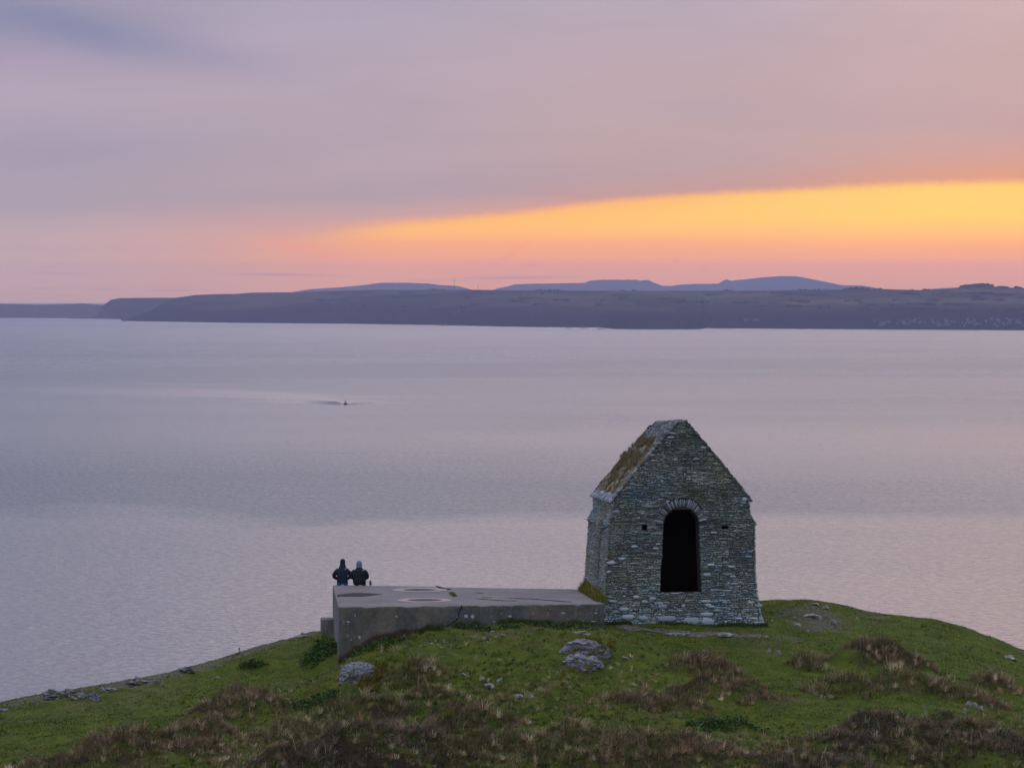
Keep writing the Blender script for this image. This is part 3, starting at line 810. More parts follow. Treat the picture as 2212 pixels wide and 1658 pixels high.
# large pale stones picked out of the wall
def zc(x, y): return ((x - 827) / 205.5, (1552 - y) / 205.5)
for x, y, w_, h_ in ((315, 1105, 70, 24), (1037, 1126, 56, 18), (1190, 1140, 62, 20), (1012, 1196, 60, 26), (352, 742, 60, 16), (748, 215, 60, 14), (655, 258, 62, 12), (612, 342, 40, 12),
                   (985, 290, 44, 22), (1284, 660, 44, 30), (1278, 686, 36, 14), (1008, 1386, 84, 20), (1012, 1478, 96, 30), (410, 1436, 72, 32), (440, 1492, 104, 36), (720, 1508, 140, 46),
                   (808, 1546, 50, 52), (898, 1528, 132, 62), (1015, 1530, 96, 50), (552, 1502, 76, 34), (618, 1362, 54, 22), (330, 1378, 60, 16), (690, 1420, 76, 34), (1085, 1452, 56, 22),
                   (840, 1416, 30, 26), (560, 1384, 52, 26), (485, 990, 50, 18), (395, 1078, 46, 20), (1215, 885, 30, 14), (500, 1350, 46, 26), (1390, 1545, 90, 26), (1385, 1420, 60, 22),
                   (1200, 1210, 50, 14), (1330, 1400, 44, 22), (1140, 1395, 40, 18), (1045, 1425, 60, 16), (350, 1455, 50, 14), (1020, 1413, 50, 24), (300, 1170, 30, 16), (640, 1005, 46, 14), (1060, 895, 54, 14)):
    u, v = zc(x, y); ww, hh = w_ / 205.5, h_ / 205.5
    n_ = rs.choice((6, 7, 8)); k0 = len(st.v)
    base_c = np.array((0.36, 0.42, 0.43)) * rs.uniform(0.7, 1.15)
    for lvl, (sc_, d_) in enumerate(((1.0, 0.0), (0.92, -0.032), (0.6, -0.045))):
        for i in range(n_):
            a_ = i * math.tau / n_
            rx_ = ww / 2 * sc_ * (abs(math.cos(a_)) ** 0.7) * math.copysign(1, math.cos(a_)) * (1 + (rs.uniform(-.14, .1)))
            rz_ = hh / 2 * sc_ * (abs(math.sin(a_)) ** 0.7) * math.copysign(1, math.sin(a_)) * (1 + (rs.uniform(-.06, .06)))
            st.v.append(Vector((u + rx_, d_, v + rz_))); st.c.append(base_c)
    st.v.append(Vector((u, -0.05, v))); st.c.append(base_c)
    for lvl in range(2):
        for i in range(n_):
            j = (i + 1) % n_
            st.f.append([k0 + lvl * n_ + i, k0 + lvl * n_ + j, k0 + (lvl + 1) * n_ + j, k0 + (lvl + 1) * n_ + i])
    for i in range(n_):
        st.f.append([k0 + 2 * n_ + i, k0 + 2 * n_ + (i + 1) % n_, k0 + 3 * n_])
front = st.build('front_wall', M_stone, chap)
# voussoirs fanned round the arch
st = Stones()
a_ = R(8)
while a_ < R(172):
    w_ = rs.uniform(0.028, 0.065) / 0.75; m_ = a_ + w_ / 2
    rin, rout = 0.635, rs.uniform(0.86, 0.99)
    c = np.array((0.28, 0.325, 0.33)) * rs.uniform(0.6, 1.3) if rs.random() < 0.6 else np.array((0.16, 0.18, 0.175)) * rs.uniform(0.4, 1.4)
    rad = Vector((math.cos(m_), 0, math.sin(m_) * 1.0)); tan = Vector((-math.sin(m_), 0, math.cos(m_)))
    cen = Vector((0.0, 0, 3.45))
    o_ = cen + rad * rin - tan * (w_ * 0.33) + Y * 0.06
    st.box(o_, rad * (rout - rin), tan * (w_ * 0.70), -Y * (0.06 + rs.uniform(0.0, 0.03)), c)
    a_ += w_ * 1.05
v = 3.45
st.build('arch', M_stone, chap)
# left wall
def slit(v): return [(1.30, 1.66)] if 1.45 < v < 3.22 else []
st = Stones()
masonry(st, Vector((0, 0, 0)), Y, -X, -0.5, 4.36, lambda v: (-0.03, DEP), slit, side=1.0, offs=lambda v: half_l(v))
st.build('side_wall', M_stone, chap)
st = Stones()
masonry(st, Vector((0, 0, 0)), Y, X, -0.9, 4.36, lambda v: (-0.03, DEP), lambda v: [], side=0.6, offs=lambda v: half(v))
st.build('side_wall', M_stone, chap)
st = Stones()
masonry(st, Vector((0, DEP, 0)), X, Y, -0.9, APEX - 0.30, lambda v: (-gable(v, -1), gable(v, 1)), lambda v: [])
st.build('back_wall', M_stone, chap)
# slate string course on both sides of the building
for s in (-1, 1):
    st = Stones(); w_ = -0.05
    hv = half_l(3.5) if s < 0 else half(3.5)
    while w_ < DEP:
        ln = rs.uniform(0.18, 0.4); sag = -0.10 * (0 if s > 0 else 1) * math.exp(-((w_ - 0.9) / 0.9) ** 2)
        st.box(Vector((s * (hv - 0.12), w_, 3.44 + sag + rs.uniform(-.01, .01))), Y * (ln - 0.015), Z * rs.uniform(0.025, 0.04), X * s * (0.19 + rs.uniform(-.02, .03)), stone_col(1.2, 1.0))
        w_ += ln
    st.build('ledge', M_stone, chap)
# solid core of the walls: four sheets in rows, hollow inside
bm = bmesh.new()
def qd(a_, b_, c_, d_): bm.faces.new([bm.verts.new(p) for p in (a_, b_, c_, d_)])
TH = 0.75; dv = 0.1; vv_ = -0.9
while vv_ < APEX - 0.02:
    v1_ = min(vv_ + dv, APEX); vm = (vv_ + v1_) / 2
    L_, R_ = -gable(vm, -1) + 0.045, gable(vm, 1) - 0.045
    hl = [h for h in holes_front(vm) if h[1] - h[0] > 0.5] if vm < APEX else []
    segs = [(L_, R_)] if not hl else [(L_, hl[0][0]), (hl[0][1], R_)]
    for s0_, s1_ in segs:
        subs = [(s0_, s1_)]
        for h0, h1 in holes_front(vm):
            if h1 - h0 < 0.5: subs = [p_ for a_, b_ in subs for p_ in (((a_, h0), (h1, b_)) if a_ < h0 and h1 < b_ else ((a_, b_),))]
        for a_, b_ in subs: qd(Vector((a_, 0.035, vv_)), Vector((b_, 0.035, vv_)), Vector((b_, 0.035, v1_)), Vector((a_, 0.035, v1_)))
        for yy in (TH,):
            qd(Vector((s0_, yy, vv_)), Vector((s1_, yy, vv_)), Vector((s1_, yy, v1_)), Vector((s0_, yy, v1_)))
        qd(Vector((s0_, 0.035, v1_)), Vector((s1_, 0.035, v1_)), Vector((s1_, TH, v1_)), Vector((s0_, TH, v1_)))
    if hl:
        for e_ in hl[0]: qd(Vector((e_, 0.0, vv_)), Vector((e_, TH, vv_)), Vector((e_, TH, v1_)), Vector((e_, 0.0, v1_)))
    for yy in (DEP - 0.035, DEP - 0.6):
        if vm < APEX - 0.32: qd(Vector((L_, yy, vv_)), Vector((R_, yy, vv_)), Vector((R_, yy, v1_)), Vector((L_, yy, v1_)))
    if vm < EAVE + 0.1:
        sl = slit(vm)
        for s, e_ in ((-1, L_), (1, R_)):
            ys_ = [(0.035, DEP - 0.035)] if not (s < 0 and sl) else [(0.035, sl[0][0]), (sl[0][1], DEP - 0.035)]
            for y0_, y1_ in ys_:
                qd(Vector((e_, y0_, vv_)), Vector((e_, y1_, vv_)), Vector((e_, y1_, v1_)), Vector((e_, y0_, v1_)))
            inn = e_ - s * 0.62
            qd(Vector((inn, TH, vv_)), Vector((inn, DEP - .6, vv_)), Vector((inn, DEP - .6, v1_)), Vector((inn, TH, v1_)))
            if s < 0 and sl:
                for y0_ in sl[0]: qd(Vector((e_, y0_, vv_)), Vector((inn, y0_, vv_)), Vector((inn, y0_, v1_)), Vector((e_, y0_, v1_)))
    vv_ = v1_
# sill of the doorway, intrados, floor inside
qd(Vector((-0.745, 0.0, 1.105)), Vector((0.72, 0.0, 1.105)), Vector((0.72, TH, 1.105)), Vector((-0.745, TH, 1.105)))
qd(Vector((-2.2, TH, 0.2)), Vector((2.2, TH, 0.2)), Vector((2.2, DEP - .6, 0.2)), Vector((-2.2, DEP - .6, 0.2)))
qd(Vector((-2.3, TH, 4.3)), Vector((2.3, TH, 4.3)), Vector((2.3, DEP - .6, 4.3)), Vector((-2.3, DEP - .6, 4.3)))
link_mesh('wall_core', bm_mesh('wall_core', bm), M_core, chap)
# room lining painted near black as the shade seen through the doorway
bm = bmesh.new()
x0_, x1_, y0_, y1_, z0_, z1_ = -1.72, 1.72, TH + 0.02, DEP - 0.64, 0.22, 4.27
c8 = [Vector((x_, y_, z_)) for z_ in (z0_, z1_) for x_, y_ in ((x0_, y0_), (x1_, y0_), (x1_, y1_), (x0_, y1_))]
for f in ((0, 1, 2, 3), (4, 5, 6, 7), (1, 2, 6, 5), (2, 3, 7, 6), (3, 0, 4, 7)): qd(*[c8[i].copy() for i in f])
link_mesh('shade_lining', bm_mesh('shade_lining', bm), M_inner, chap)
# roof: solid prism with slate courses on each slope
bm = bmesh.new()
ya, yb2 = 0.10, DEP - 0.10
def prof(v): return (-gable(v, -1) + 0.03, gable(v, 1) - 0.03)
vsn = np.linspace(EAVE - 0.02, APEX - 0.03, 14)
fr_l = [[], []]; fr_r = [[], []]
for k, yy in enumerate((ya, yb2)):
    for v_ in vsn:
        dz = -0.16 * (v_ - EAVE) / (APEX - EAVE) * k
        fr_l[k].append(bm.verts.new((prof(v_)[0], yy, v_ + dz))); fr_r[k].append(bm.verts.new((prof(v_)[1], yy, v_ + dz)))
for arr in (fr_l, fr_r):
    for i in range(len(vsn) - 1): bm.faces.new((arr[0][i], arr[0][i + 1], arr[1][i + 1], arr[1][i]))
bm.faces.new((fr_l[0][-1], fr_r[0][-1], fr_r[1][-1], fr_l[1][-1])); bm.faces.new((fr_l[0][0], fr_r[0][0], fr_r[1][0], fr_l[1][0]))
for k in (0, 1): bm.faces.new([*fr_l[k], *fr_r[k][::-1]])
bmesh.ops.recalc_face_normals(bm, faces=bm.faces)
roof = link_mesh('roof', bm_mesh('roof', bm), M_core, chap)
for s in (-1, 1):
    st = Stones(); t = -0.035
    slope_len = math.hypot(APEX - EAVE, 2.28)
    def sp(t_, w_):    # point on the slope, t_ 0..1 from the eave
        v_ = EAVE + (APEX - EAVE) * t_
        g_ = gable(max(v_, EAVE + 1e-6), s) + (0.0 if t_ >= 0 else -t_ * 2.3)
        return Vector((s * g_, w_, v_ - 0.16 * t_ * max(0, w_) / DEP))
    while t < 0.985:
        dt = rs.uniform(0.05, 0.11) / slope_len * (1.5 if t < 0.02 else 1)
        w_ = -0.045
        while w_ < DEP + 0.03:
            ln = rs.uniform(0.10, 0.30); ln = min(ln, DEP + 0.05 - w_)
            a1_ = sp(t, w_); b1_ = sp(min(t + dt * 1.5, 1.0), w_)
            up_ = (b1_ - a1_); nn = Vector((s * (APEX - EAVE), 0, 2.28)).normalized()
            if t < 0.03: c = np.array((0.22, 0.24, 0.255)) * rs.uniform(0.5, 1.4)
            elif t > 0.72: c = np.array((0.13, 0.138, 0.135)) * rs.uniform(0.4, 1.6)
            else:
                c = np.array((0.17, 0.16, 0.12)) * rs.uniform(0.5, 1.5)
                if rs.random() < 0.4: c = np.array((0.15, 0.12, 0.05)) * rs.uniform(0.7, 1.3)
                if w_ < 0.12 and rs.random() < 0.6: c = np.array((0.19, 0.205, 0.21)) * rs.uniform(0.5, 1.4)
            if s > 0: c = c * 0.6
            if ln > 0.02: st.box(a1_ - nn * 0.03, Y * (ln - 0.012), up_ * 0.95, nn * (0.05 + rs.uniform(0, 0.035)), c)
            w_ += ln
        t += dt
    st.build('roof_slates', M_stone, roof)
st = Stones(); w_ = -0.03
while w_ < DEP - 0.12:
    ln = rs.uniform(0.14, 0.3); zz = APEX - 0.05 - 0.16 * max(w_, 0) / DEP
    st.box(Vector((-0.18, w_, zz - 0.02)), Y * (ln - .012), X * 0.34, Z * rs.uniform(0.04, 0.075), stone_col(1.3, 0.8)); w_ += ln
st.build('ridge', M_stone, roof)

# ------------------------------------------------------------------ strands: grass blades, stems, leaves
rng = np.random.default_rng(21)
def blades(px, py, pz, length, width, lean, cols, seed=0, leanx=None):
    """bent tapering blades as 2 quads-ish (5 verts, quad + tri) at given roots"""
    n_ = len(px); r = np.random.default_rng(seed)
    ang = r.random(n_) * math.tau if leanx is None else leanx
    lx, ly = np.cos(ang) * lean * length, np.sin(ang) * lean * length
    wa = r.random(n_) * math.pi
    wx, wy = np.cos(wa) * width * 0.5, np.sin(wa) * width * 0.5
    hz = length * np.sqrt(np.maximum(1 - lean ** 2, 0.05))
    v = np.zeros((n_, 5, 3), np.float32)
    v[:, 0] = np.stack([px - wx, py - wy, pz - 0.02], 1); v[:, 1] = np.stack([px + wx, py + wy, pz - 0.02], 1)
    mx, my, mz = px + lx * 0.35, py + ly * 0.35, pz + hz * 0.6
    v[:, 2] = np.stack([mx + wx * .8, my + wy * .8, mz], 1); v[:, 3] = np.stack([mx - wx * .8, my - wy * .8, mz], 1)
    v[:, 4] = np.stack([px + lx, py + ly, pz + hz], 1)
    b_ = (np.arange(n_) * 5)[:, None]
    fq = b_ + np.array([0, 1, 2, 3]); ft = b_ + np.array([3, 2, 4])
    flat = np.concatenate([fq, ft], 1).ravel(); ct = np.tile([4, 3], n_)
    c = np.repeat(cols, 5, 0).reshape(n_, 5, 3)
    return v.reshape(-1, 3), flat, ct, c.reshape(-1, 3)
def leaves(px, py, pz, size, cols, seed=0, aspect=0.6):
    n_ = len(px); r = np.random.default_rng(seed)
    a = r.normal(size=(n_, 3)); a /= np.linalg.norm(a, axis=1)[:, None]
    a[:, 2] = np.abs(a[:, 2]) * 0.5; b_ = r.normal(size=(n_, 3)); b_ -= a * np.sum(a * b_, 1)[:, None]; b_ /= np.linalg.norm(b_, axis=1)[:, None]
    P0 = np.stack([px, py, pz], 1); s = size[:, None]
    v = np.stack([P0, P0 + a * s * .5 + b_ * s * aspect * .5, P0 + a * s, P0 + a * s * .5 - b_ * s * aspect * .5], 1)
    f = (np.arange(n_) * 4)[:, None] + np.array([0, 1, 2, 3])
    return v.reshape(-1, 3), f.ravel(), np.full(n_, 4), np.repeat(cols, 4, 0)
def join(parts):
    V_, F_, C_, K_ = [], [], [], []; o_ = 0
    for v, f, ct, c in parts:
        V_.append(v); F_.append(np.asarray(f) + o_); C_.append(ct); K_.append(c); o_ += len(v)
    return np.concatenate(V_), np.concatenate(F_), np.concatenate(C_), np.concatenate(K_)
PAL = {
 'bracken_clump': np.array([(0.225, 0.155, 0.092), (0.165, 0.120, 0.074), (0.29, 0.225, 0.140), (0.075, 0.060, 0.036), (0.44, 0.37, 0.25), (0.070, 0.080, 0.025)]),
 'heather_clump': np.array([(0.170, 0.126, 0.088), (0.126, 0.106, 0.078), (0.22, 0.140, 0.092), (0.060, 0.058, 0.038), (0.38, 0.33, 0.24), (0.050, 0.065, 0.025)]),
 'dry_grass_mound': np.array([(0.22, 0.185, 0.095), (0.13, 0.13, 0.045), (0.31, 0.26, 0.16), (0.085, 0.100, 0.026), (0.17, 0.11, 0.06), (0.42, 0.37, 0.24)]),
 'bramble_bush': np.array([(0.045, 0.090, 0.022), (0.030, 0.060, 0.018), (0.070, 0.120, 0.030), (0.050, 0.070, 0.020), (0.10, 0.10, 0.05), (0.025, 0.045, 0.018)]),
}
WGT = {'bracken_clump': (.27, .25, .19, .11, .08, .10), 'heather_clump': (.28, .25, .15, .14, .08, .10), 'dry_grass_mound': (.28, .24, .13, .18, .12, .05), 'bramble_bush': (.34, .26, .18, .10, .04, .08)}
def cols_of(kind, n_, x, y, seed):
    r = np.random.default_rng(seed)
    ci = r.choice(6, n_, p=WGT[kind]); c = PAL[kind][ci]
    patch = 0.65 + 0.75 * fbm(x * 1.6, y * 1.6, 3, 31)
    return c * (patch * r.uniform(0.7, 1.3, n_))[:, None] * np.array((1.10, 1.06, 0.96))
def tufts(x, y, z, per, spread, length, width, cols, seed, splay=0.75, wind=0.0):
    """fans of blades from common roots: one length and colour per tuft"""
    r = np.random.default_rng(seed); n_ = len(x)
    a = r.random((n_, per)) * math.tau; d = np.sqrt(r.random((n_, per)))
    bx = x[:, None] + np.cos(a) * d * spread[:, None] * 0.45; by = y[:, None] + np.sin(a) * d * spread[:, None] * 0.45
    L_ = length[:, None] * r.uniform(0.55, 1.15, (n_, per)); ln_ = np.clip(d * splay + r.normal(0, .12, (n_, per)), 0.03, 0.97)
    aa = a + r.normal(0, 0.4, (n_, per)) + wind
    c = cols[:, None, :] * r.uniform(0.7, 1.35, (n_, per, 1))
    f = lambda q: q.ravel()
    return blades(f(bx), f(by), f(np.repeat(z[:, None], per, 1)), f(L_), f(np.repeat(width[:, None], per, 1) * r.uniform(.7, 1.3, (n_, per))), f(ln_), c.reshape(-1, 3), seed, f(aa))
for ci_, (kind, cx, cy, rx, ry, hh, lab) in enumerate(clumps):
    r = np.random.default_rng(100 + ci_)
    area = math.pi * rx * ry
    def scatter(n_, lim=1.5, sd=200):
        n0 = n_ * 3
        th = r.random(n0) * math.tau; rr = np.sqrt(r.random(n0)) * lim
        x = cx + np.cos(th) * rr * rx; y = cy + np.sin(th) * rr * ry
        body_ = 1.38 - rr + (fbm(x * 0.75, y * 0.75, 4, sd + ci_) - 0.5) * 2.0
        ok_ = r.random(n0) < np.clip(body_ * 1.5, 0.0, 1)
        # nothing grows through the concrete or the chapel
        ok_ &= ~((y > FL.y + (x - FL.x) * (FR.y - FL.y) / (FR.x - FL.x) - 0.04) & (x > FL.x - 0.15) & (x < FR.x))
        x, y, b_ = x[ok_][:n_], y[ok_][:n_], body_[ok_][:n_]
        return x, y, ground(x, y), np.clip(b_ * 0.9, 0.12, 1)
    if kind == 'bramble_bush':
        n_ = int(min(max(area * 420, 300), 9000))
        x, y, z, q_ = scatter(n_); n_ = len(x)
        lump = 0.25 + 1.35 * fbm(x * 1.5, y * 1.5, 3, 40 + ci_)
        col = cols_of(kind, n_, x, y, ci_)
        zz = z + r.random(n_) * (0.03 + hh * 1.1 * lump * q_)
        big = 3
        xx = np.repeat(x, big) + r.normal(0, .05, n_ * big); yy = np.repeat(y, big) + r.normal(0, .05, n_ * big); zz = np.repeat(zz, big) + r.normal(0, .03, n_ * big)
        parts = [leaves(xx, yy, zz, r.uniform(0.04, 0.10, n_ * big), np.repeat(col, big, 0) * r.uniform(.6, 1.4, (n_ * big, 1)), ci_, 0.7)]
        k = n_ // 4
        parts.append(blades(x[:k], y[:k], z[:k], r.uniform(0.1, 0.25, k), np.full(k, 0.012), r.uniform(0.1, 0.7, k), col[:k] * 0.8, ci_))
        o = link_mesh(kind, mesh_np(kind, *join(parts)), M_leaf, label=lab, cat='bush')
    else:
        Lm = {'bracken_clump': 0.26, 'heather_clump': 0.22, 'dry_grass_mound': 0.27}[kind]
        # twiggy mass inside, colours darkened to paint the shaded gaps
        n_ = int(min(max(area * 900, 1500), 20000))
        x, y, z, q_ = scatter(n_); n_ = len(x)
        lump = 0.25 + 1.35 * fbm(x * 1.5, y * 1.5, 3, 40 + ci_)
        col = cols_of(kind, n_, x, y, ci_)
        lift = r.random(n_) ** 1.2 * Lm * 1.1 * lump * q_
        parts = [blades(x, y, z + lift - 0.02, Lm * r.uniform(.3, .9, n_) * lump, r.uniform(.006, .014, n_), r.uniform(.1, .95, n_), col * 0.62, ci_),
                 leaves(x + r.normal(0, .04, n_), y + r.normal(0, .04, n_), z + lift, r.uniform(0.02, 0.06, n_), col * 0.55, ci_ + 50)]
        # tufts that give it its shaggy outline
        nt_ = int(min(max(area * 16, 50), 650))
        x, y, z, q_ = scatter(nt_); nt_ = len(x)
        lump = 0.3 + 1.3 * fbm(x * 1.5, y * 1.5, 3, 40 + ci_)
        col = cols_of(kind, nt_, x, y, ci_ + 7)
        parts.append(tufts(x, y, z + Lm * 0.55 * r.random(nt_) * lump * q_, 34, r.uniform(.10, .32, nt_), Lm * r.uniform(.7, 1.5, nt_) * (0.5 + .6 * q_) * lump ** 0.5, r.uniform(.008, .016, nt_), col * 1.25, ci_ + 9, 0.9, 0.0))
        ks = max(10, nt_ // 3)
        sc_ = np.tile(np.array((0.34, 0.29, 0.21)), (ks, 1)) * r.uniform(0.5, 1.2, (ks, 1))
        parts.append(blades(x[:ks], y[:ks], z[:ks] + .12, r.uniform(0.3, 0.65, ks) * (0.5 + q_[:ks] * .6), np.full(ks, 0.013), r.uniform(0.3, 0.9, ks), sc_, ci_ + 77))
        o = link_mesh(kind, mesh_np(kind, *join(parts)), M_strand, label=lab, cat={'bracken_clump': 'bracken', 'heather_clump': 'heather', 'dry_grass_mound': 'grass mound'}[kind])

# turf blades and dry grass, each one uncountable mass
NT = 640000
x = rng.uniform(-27, 27, NT); y = 112.0 + (rng.random(NT) ** 1.0) * 40.0
_k = (rng.random(NT) < np.clip((27 - np.abs(x)) / 7, 0.1, 1)) & (rng.random(NT) < np.clip((y - 111) / 7, 0.1, 1)); x, y = x[_k], y[_k]
cr = np.interp(x, crx, cry)
# keep off the slab and the chapel floor
e1 = (FR - FL); u_ = ((x - FL.x) * e1.x + (y - FL.y) * e1.y) / e1.length_squared
on_slab = (u_ > -0.005) & (u_ < 1.0) & (y > FL.y + (x - FL.x) * e1.y / e1.x - 0.02) & (y < 149)
lc = (x - cc.x) * math.cos(CH_ROT) + (y - cc.y) * math.sin(CH_ROT); ld = -(x - cc.x) * math.sin(CH_ROT) + (y - cc.y) * math.cos(CH_ROT)
in_ch = (np.abs(lc) < 2.75) & (ld > -0.02) & (ld < DEP)
keep = (y < cr + 1.5) & ~on_slab & ~in_ch
x, y = x[keep], y[keep]; z = ground(x, y)
tuft = fbm(x * 1.1, y * 1.1, 4, 61)
lower = np.clip((138 - y) / 10, 0, 1)
ln = (0.025 + 0.055 * np.clip((tuft - 0.35) * 3, 0, 1.4) * (0.35 + 0.8 * lower)) * rng.uniform(0.6, 1.3, len(x))
g1_ = np.array((0.056, 0.085, 0.008)); g2_ = np.array((0.110, 0.130, 0.014)); g3_ = np.array((0.16, 0.135, 0.07)); g4_ = np.array((0.030, 0.050, 0.014))
t_ = fbm(x * 0.5, y * 0.5, 4, 71)[:, None]; t_ = np.clip((t_ - 0.36) * 4.0, 0, 1)
col = g1_ * 0.82 * (1 - t_) + g2_ * 1.12 * t_
t2_ = np.clip((fbm(x * 1.3 + 7, y * 0.9, 3, 171)[:, None] - 0.52) * 7, 0, 1); col = col * (1 - 0.45 * t2_)
t3_ = np.clip((fbm(x * 0.8 + 3, y * 0.6, 3, 181)[:, None] - 0.56) * 7, 0, 1); col = col * (1 - 0.6 * t3_) + np.array((0.13, 0.115, 0.035)) * 0.6 * t3_
m4 = (vnoise(x * 2.3, y * 2.3, 81) > 0.62)[:, None]; col = np.where(m4, col * 0.5 + g4_ * 0.5, col)
dry = rng.random(len(x)) < np.clip((fbm(x * 0.6, y * 0.6, 4, 91) - 0.45) * 1.6, 0.02, 0.5)
col = np.where(dry[:, None], g3_, col) * rng.uniform(0.75, 1.25, (len(x), 1))
turf_parts = [blades(x, y, z, ln, rng.uniform(0.008, 0.02, len(x)), rng.uniform(0.1, 0.8, len(x)), col, 5)]
nt_ = 36000
sel = rng.choice(len(x), nt_, replace=False); tx, ty = x[sel], y[sel]
pxa = tx / ty * F + W2
rgh = np.clip(0.06 + 0.9 * np.exp(-((pxa - 900) / 480) ** 2) * np.clip((140 - ty) / 6, 0, 1) + 0.6 * np.clip((130 - ty) / 8, 0, 1) + 0.5 * (fbm(tx * .5, ty * .5, 3, 51) - .5), 0.03, 1.3)
kp = (rng.random(nt_) < rgh) & (fbm(tx * 1.6, ty * 1.6, 2, 52) > 0.36); tx, ty, rgh = tx[kp], ty[kp], rgh[kp]; nt_ = len(tx)
pal = np.array([(0.060, 0.100, 0.008), (0.028, 0.055, 0.008), (0.095, 0.125, 0.014), (0.15, 0.13, 0.06), (0.055, 0.055, 0.025), (0.22, 0.20, 0.12), (0.09, 0.06, 0.03)])
cc_ = pal[rng.choice(7, nt_, p=(.28, .25, .17, .11, .11, .05, .03))]
turf_parts.append(tufts(tx, ty, ground(tx, ty), 14, rng.uniform(.06, .22, nt_), rng.uniform(.04, .13, nt_) * (0.5 + rgh), rng.uniform(.009, .017, nt_), cc_, 55, 0.9))
link_mesh('turf_grass', mesh_np('turf_grass', *join(turf_parts)), M_leaf, kind='stuff', label='short green turf grass over the headland')

ND = 42000
x = rng.uniform(-26, 26, ND); y = rng.uniform(112, 139, ND)
reg = fbm(x * 0.30, y * 0.30, 3, 111)
px_a = x / y * F + W2
# denser in the foreground and left of centre, sparse on the open green
want = np.clip((reg - 0.40) * 4, 0, 1) * np.clip((138 - y) / 9, 0, 1) * 0.8 + np.clip((127 - y) / 5, 0, 1) * 0.8
want += np.exp(-(((px_a - 800) / 480) ** 2 + ((y - 129) / 6) ** 2)) * 0.7
want -= np.exp(-(((px_a - 200) / 260) ** 2 + ((y - 134) / 8) ** 2)) * 0.9
want -= np.exp(-(((px_a - 1760) / 260) ** 2 + ((y - 130) / 4.5) ** 2)) * 0.7
keep = rng.random(ND) < want * (vnoise(x * 2, y * 2, 5) > 0.35)
e1 = (FR - FL)
keep &= ~((y > FL.y + (x - FL.x) * e1.y / e1.x - 0.05) & (x > FL.x - 0.05) & (x < FR.x))
x, y = x[keep], y[keep]; z = ground(x, y); n_ = len(x)
col = cols_of('dry_grass_mound', n_, x, y, 9)
wind = rng.normal(0.4, 1.0, n_)
link_mesh('dry_grass', mesh_np('dry_grass', *tufts(x, y, z, 16, rng.uniform(.08, .3, n_), rng.uniform(0.10, 0.30, n_) * (0.3 + 1.1 * fbm(x * 1.4, y * 1.4, 2, 7)), rng.uniform(0.008, 0.015, n_), col * 1.15, 6, 0.95)), M_strand, kind='stuff', label='long straw coloured grass in the rough foreground')

# brown dead growth and turf tufts hugging the slab foot
nS = 9000
xx = rng.uniform(0, 1, nS) ** 1.3; bx = FL.x + (FR.x - FL.x) * xx; by = FL.y + (FR.y - FL.y) * xx - rng.random(nS) ** 1.5 * 0.35 - 0.04
keep = fbm(bx * 1.3, by * 0.3, 3, 15) > 0.36
bx, by = bx[keep], by[keep]; bz = ground(bx, by); n_ = len(bx)
brown = (bx < FL.x + 2.6)
col = np.where(brown[:, None], np.array((0.10, 0.062, 0.042)), np.array((0.050, 0.075, 0.020))) * rng.uniform(.6, 1.4, (n_, 1))
link_mesh('foot_grass', mesh_np('foot_grass', *blades(bx, by, bz, rng.uniform(.06, .22, n_), rng.uniform(.007, .014, n_), rng.uniform(.1, .6, n_), col, 8)), M_strand, kind='stuff', label='rough grass and dead stems along the foot of the platform')
# dark grass at the chapel foot
nS = 6000
u_ = rng.uniform(-2.9, 3.0, nS); w_ = -0.08 - rng.random(nS) ** 1.6 * 0.4
bx = cc.x + u_ * math.cos(CH_ROT) - w_ * math.sin(CH_ROT); by = cc.y + u_ * math.sin(CH_ROT) + w_ * math.cos(CH_ROT)
keep = (fbm(bx * 1.5, by, 3, 25) > 0.42) & ((np.abs(u_) > 1.25) | (w_ < -0.25)); bx, by = bx[keep], by[keep]; bz = ground(bx, by); n_ = len(bx)
col = np.array((0.045, 0.070, 0.018)) * rng.uniform(.5, 1.4, (n_, 1))
link_mesh('foot_grass', mesh_np('foot_grass', *blades(bx, by, bz, rng.uniform(.05, .17, n_), rng.uniform(.007, .014, n_), rng.uniform(.1, .6, n_), col, 8)), M_leaf, kind='stuff', label='dark grass along the foot of the chapel wall')

# moss tuft in the corner between slab and chapel
r = np.random.default_rng(5); n_ = 7000
t_ = r.random(n_)
a0 = atz(1261, 1275, zs); a1 = atz(1300, 1299, zs)
th = r.random(n_) * math.tau; rr = np.sqrt(r.random(n_))
bx = a0.x + (a1.x - a0.x) * t_ + np.cos(th) * rr * 0.20; by = a0.y + (a1.y - a0.y) * t_ + np.sin(th) * rr * 0.3
bz = zs + np.clip(1.05 - rr, 0, 1) * r.random(n_) * (0.42 - 0.22 * t_) * (0.25 + 1.5 * fbm(bx * 4, by * 3, 3, 5))
col = np.array((0.135, 0.130, 0.026)) * r.uniform(.4, 1.6, (n_, 1)); col[:, 0] *= r.uniform(.7, 1.3, n_)
link_mesh('grass_tuft', mesh_np('grass_tuft', *blades(bx, by, bz, r.uniform(.05, .15, n_) * (0.4 + 2.2 * fbm(bx * 5, by * 4, 2, 8)), np.full(n_, .013), r.uniform(.2, .9, n_), col, 3)), M_leaf, label='olive green grass tuft wedged between platform and chapel corner', cat='plant')
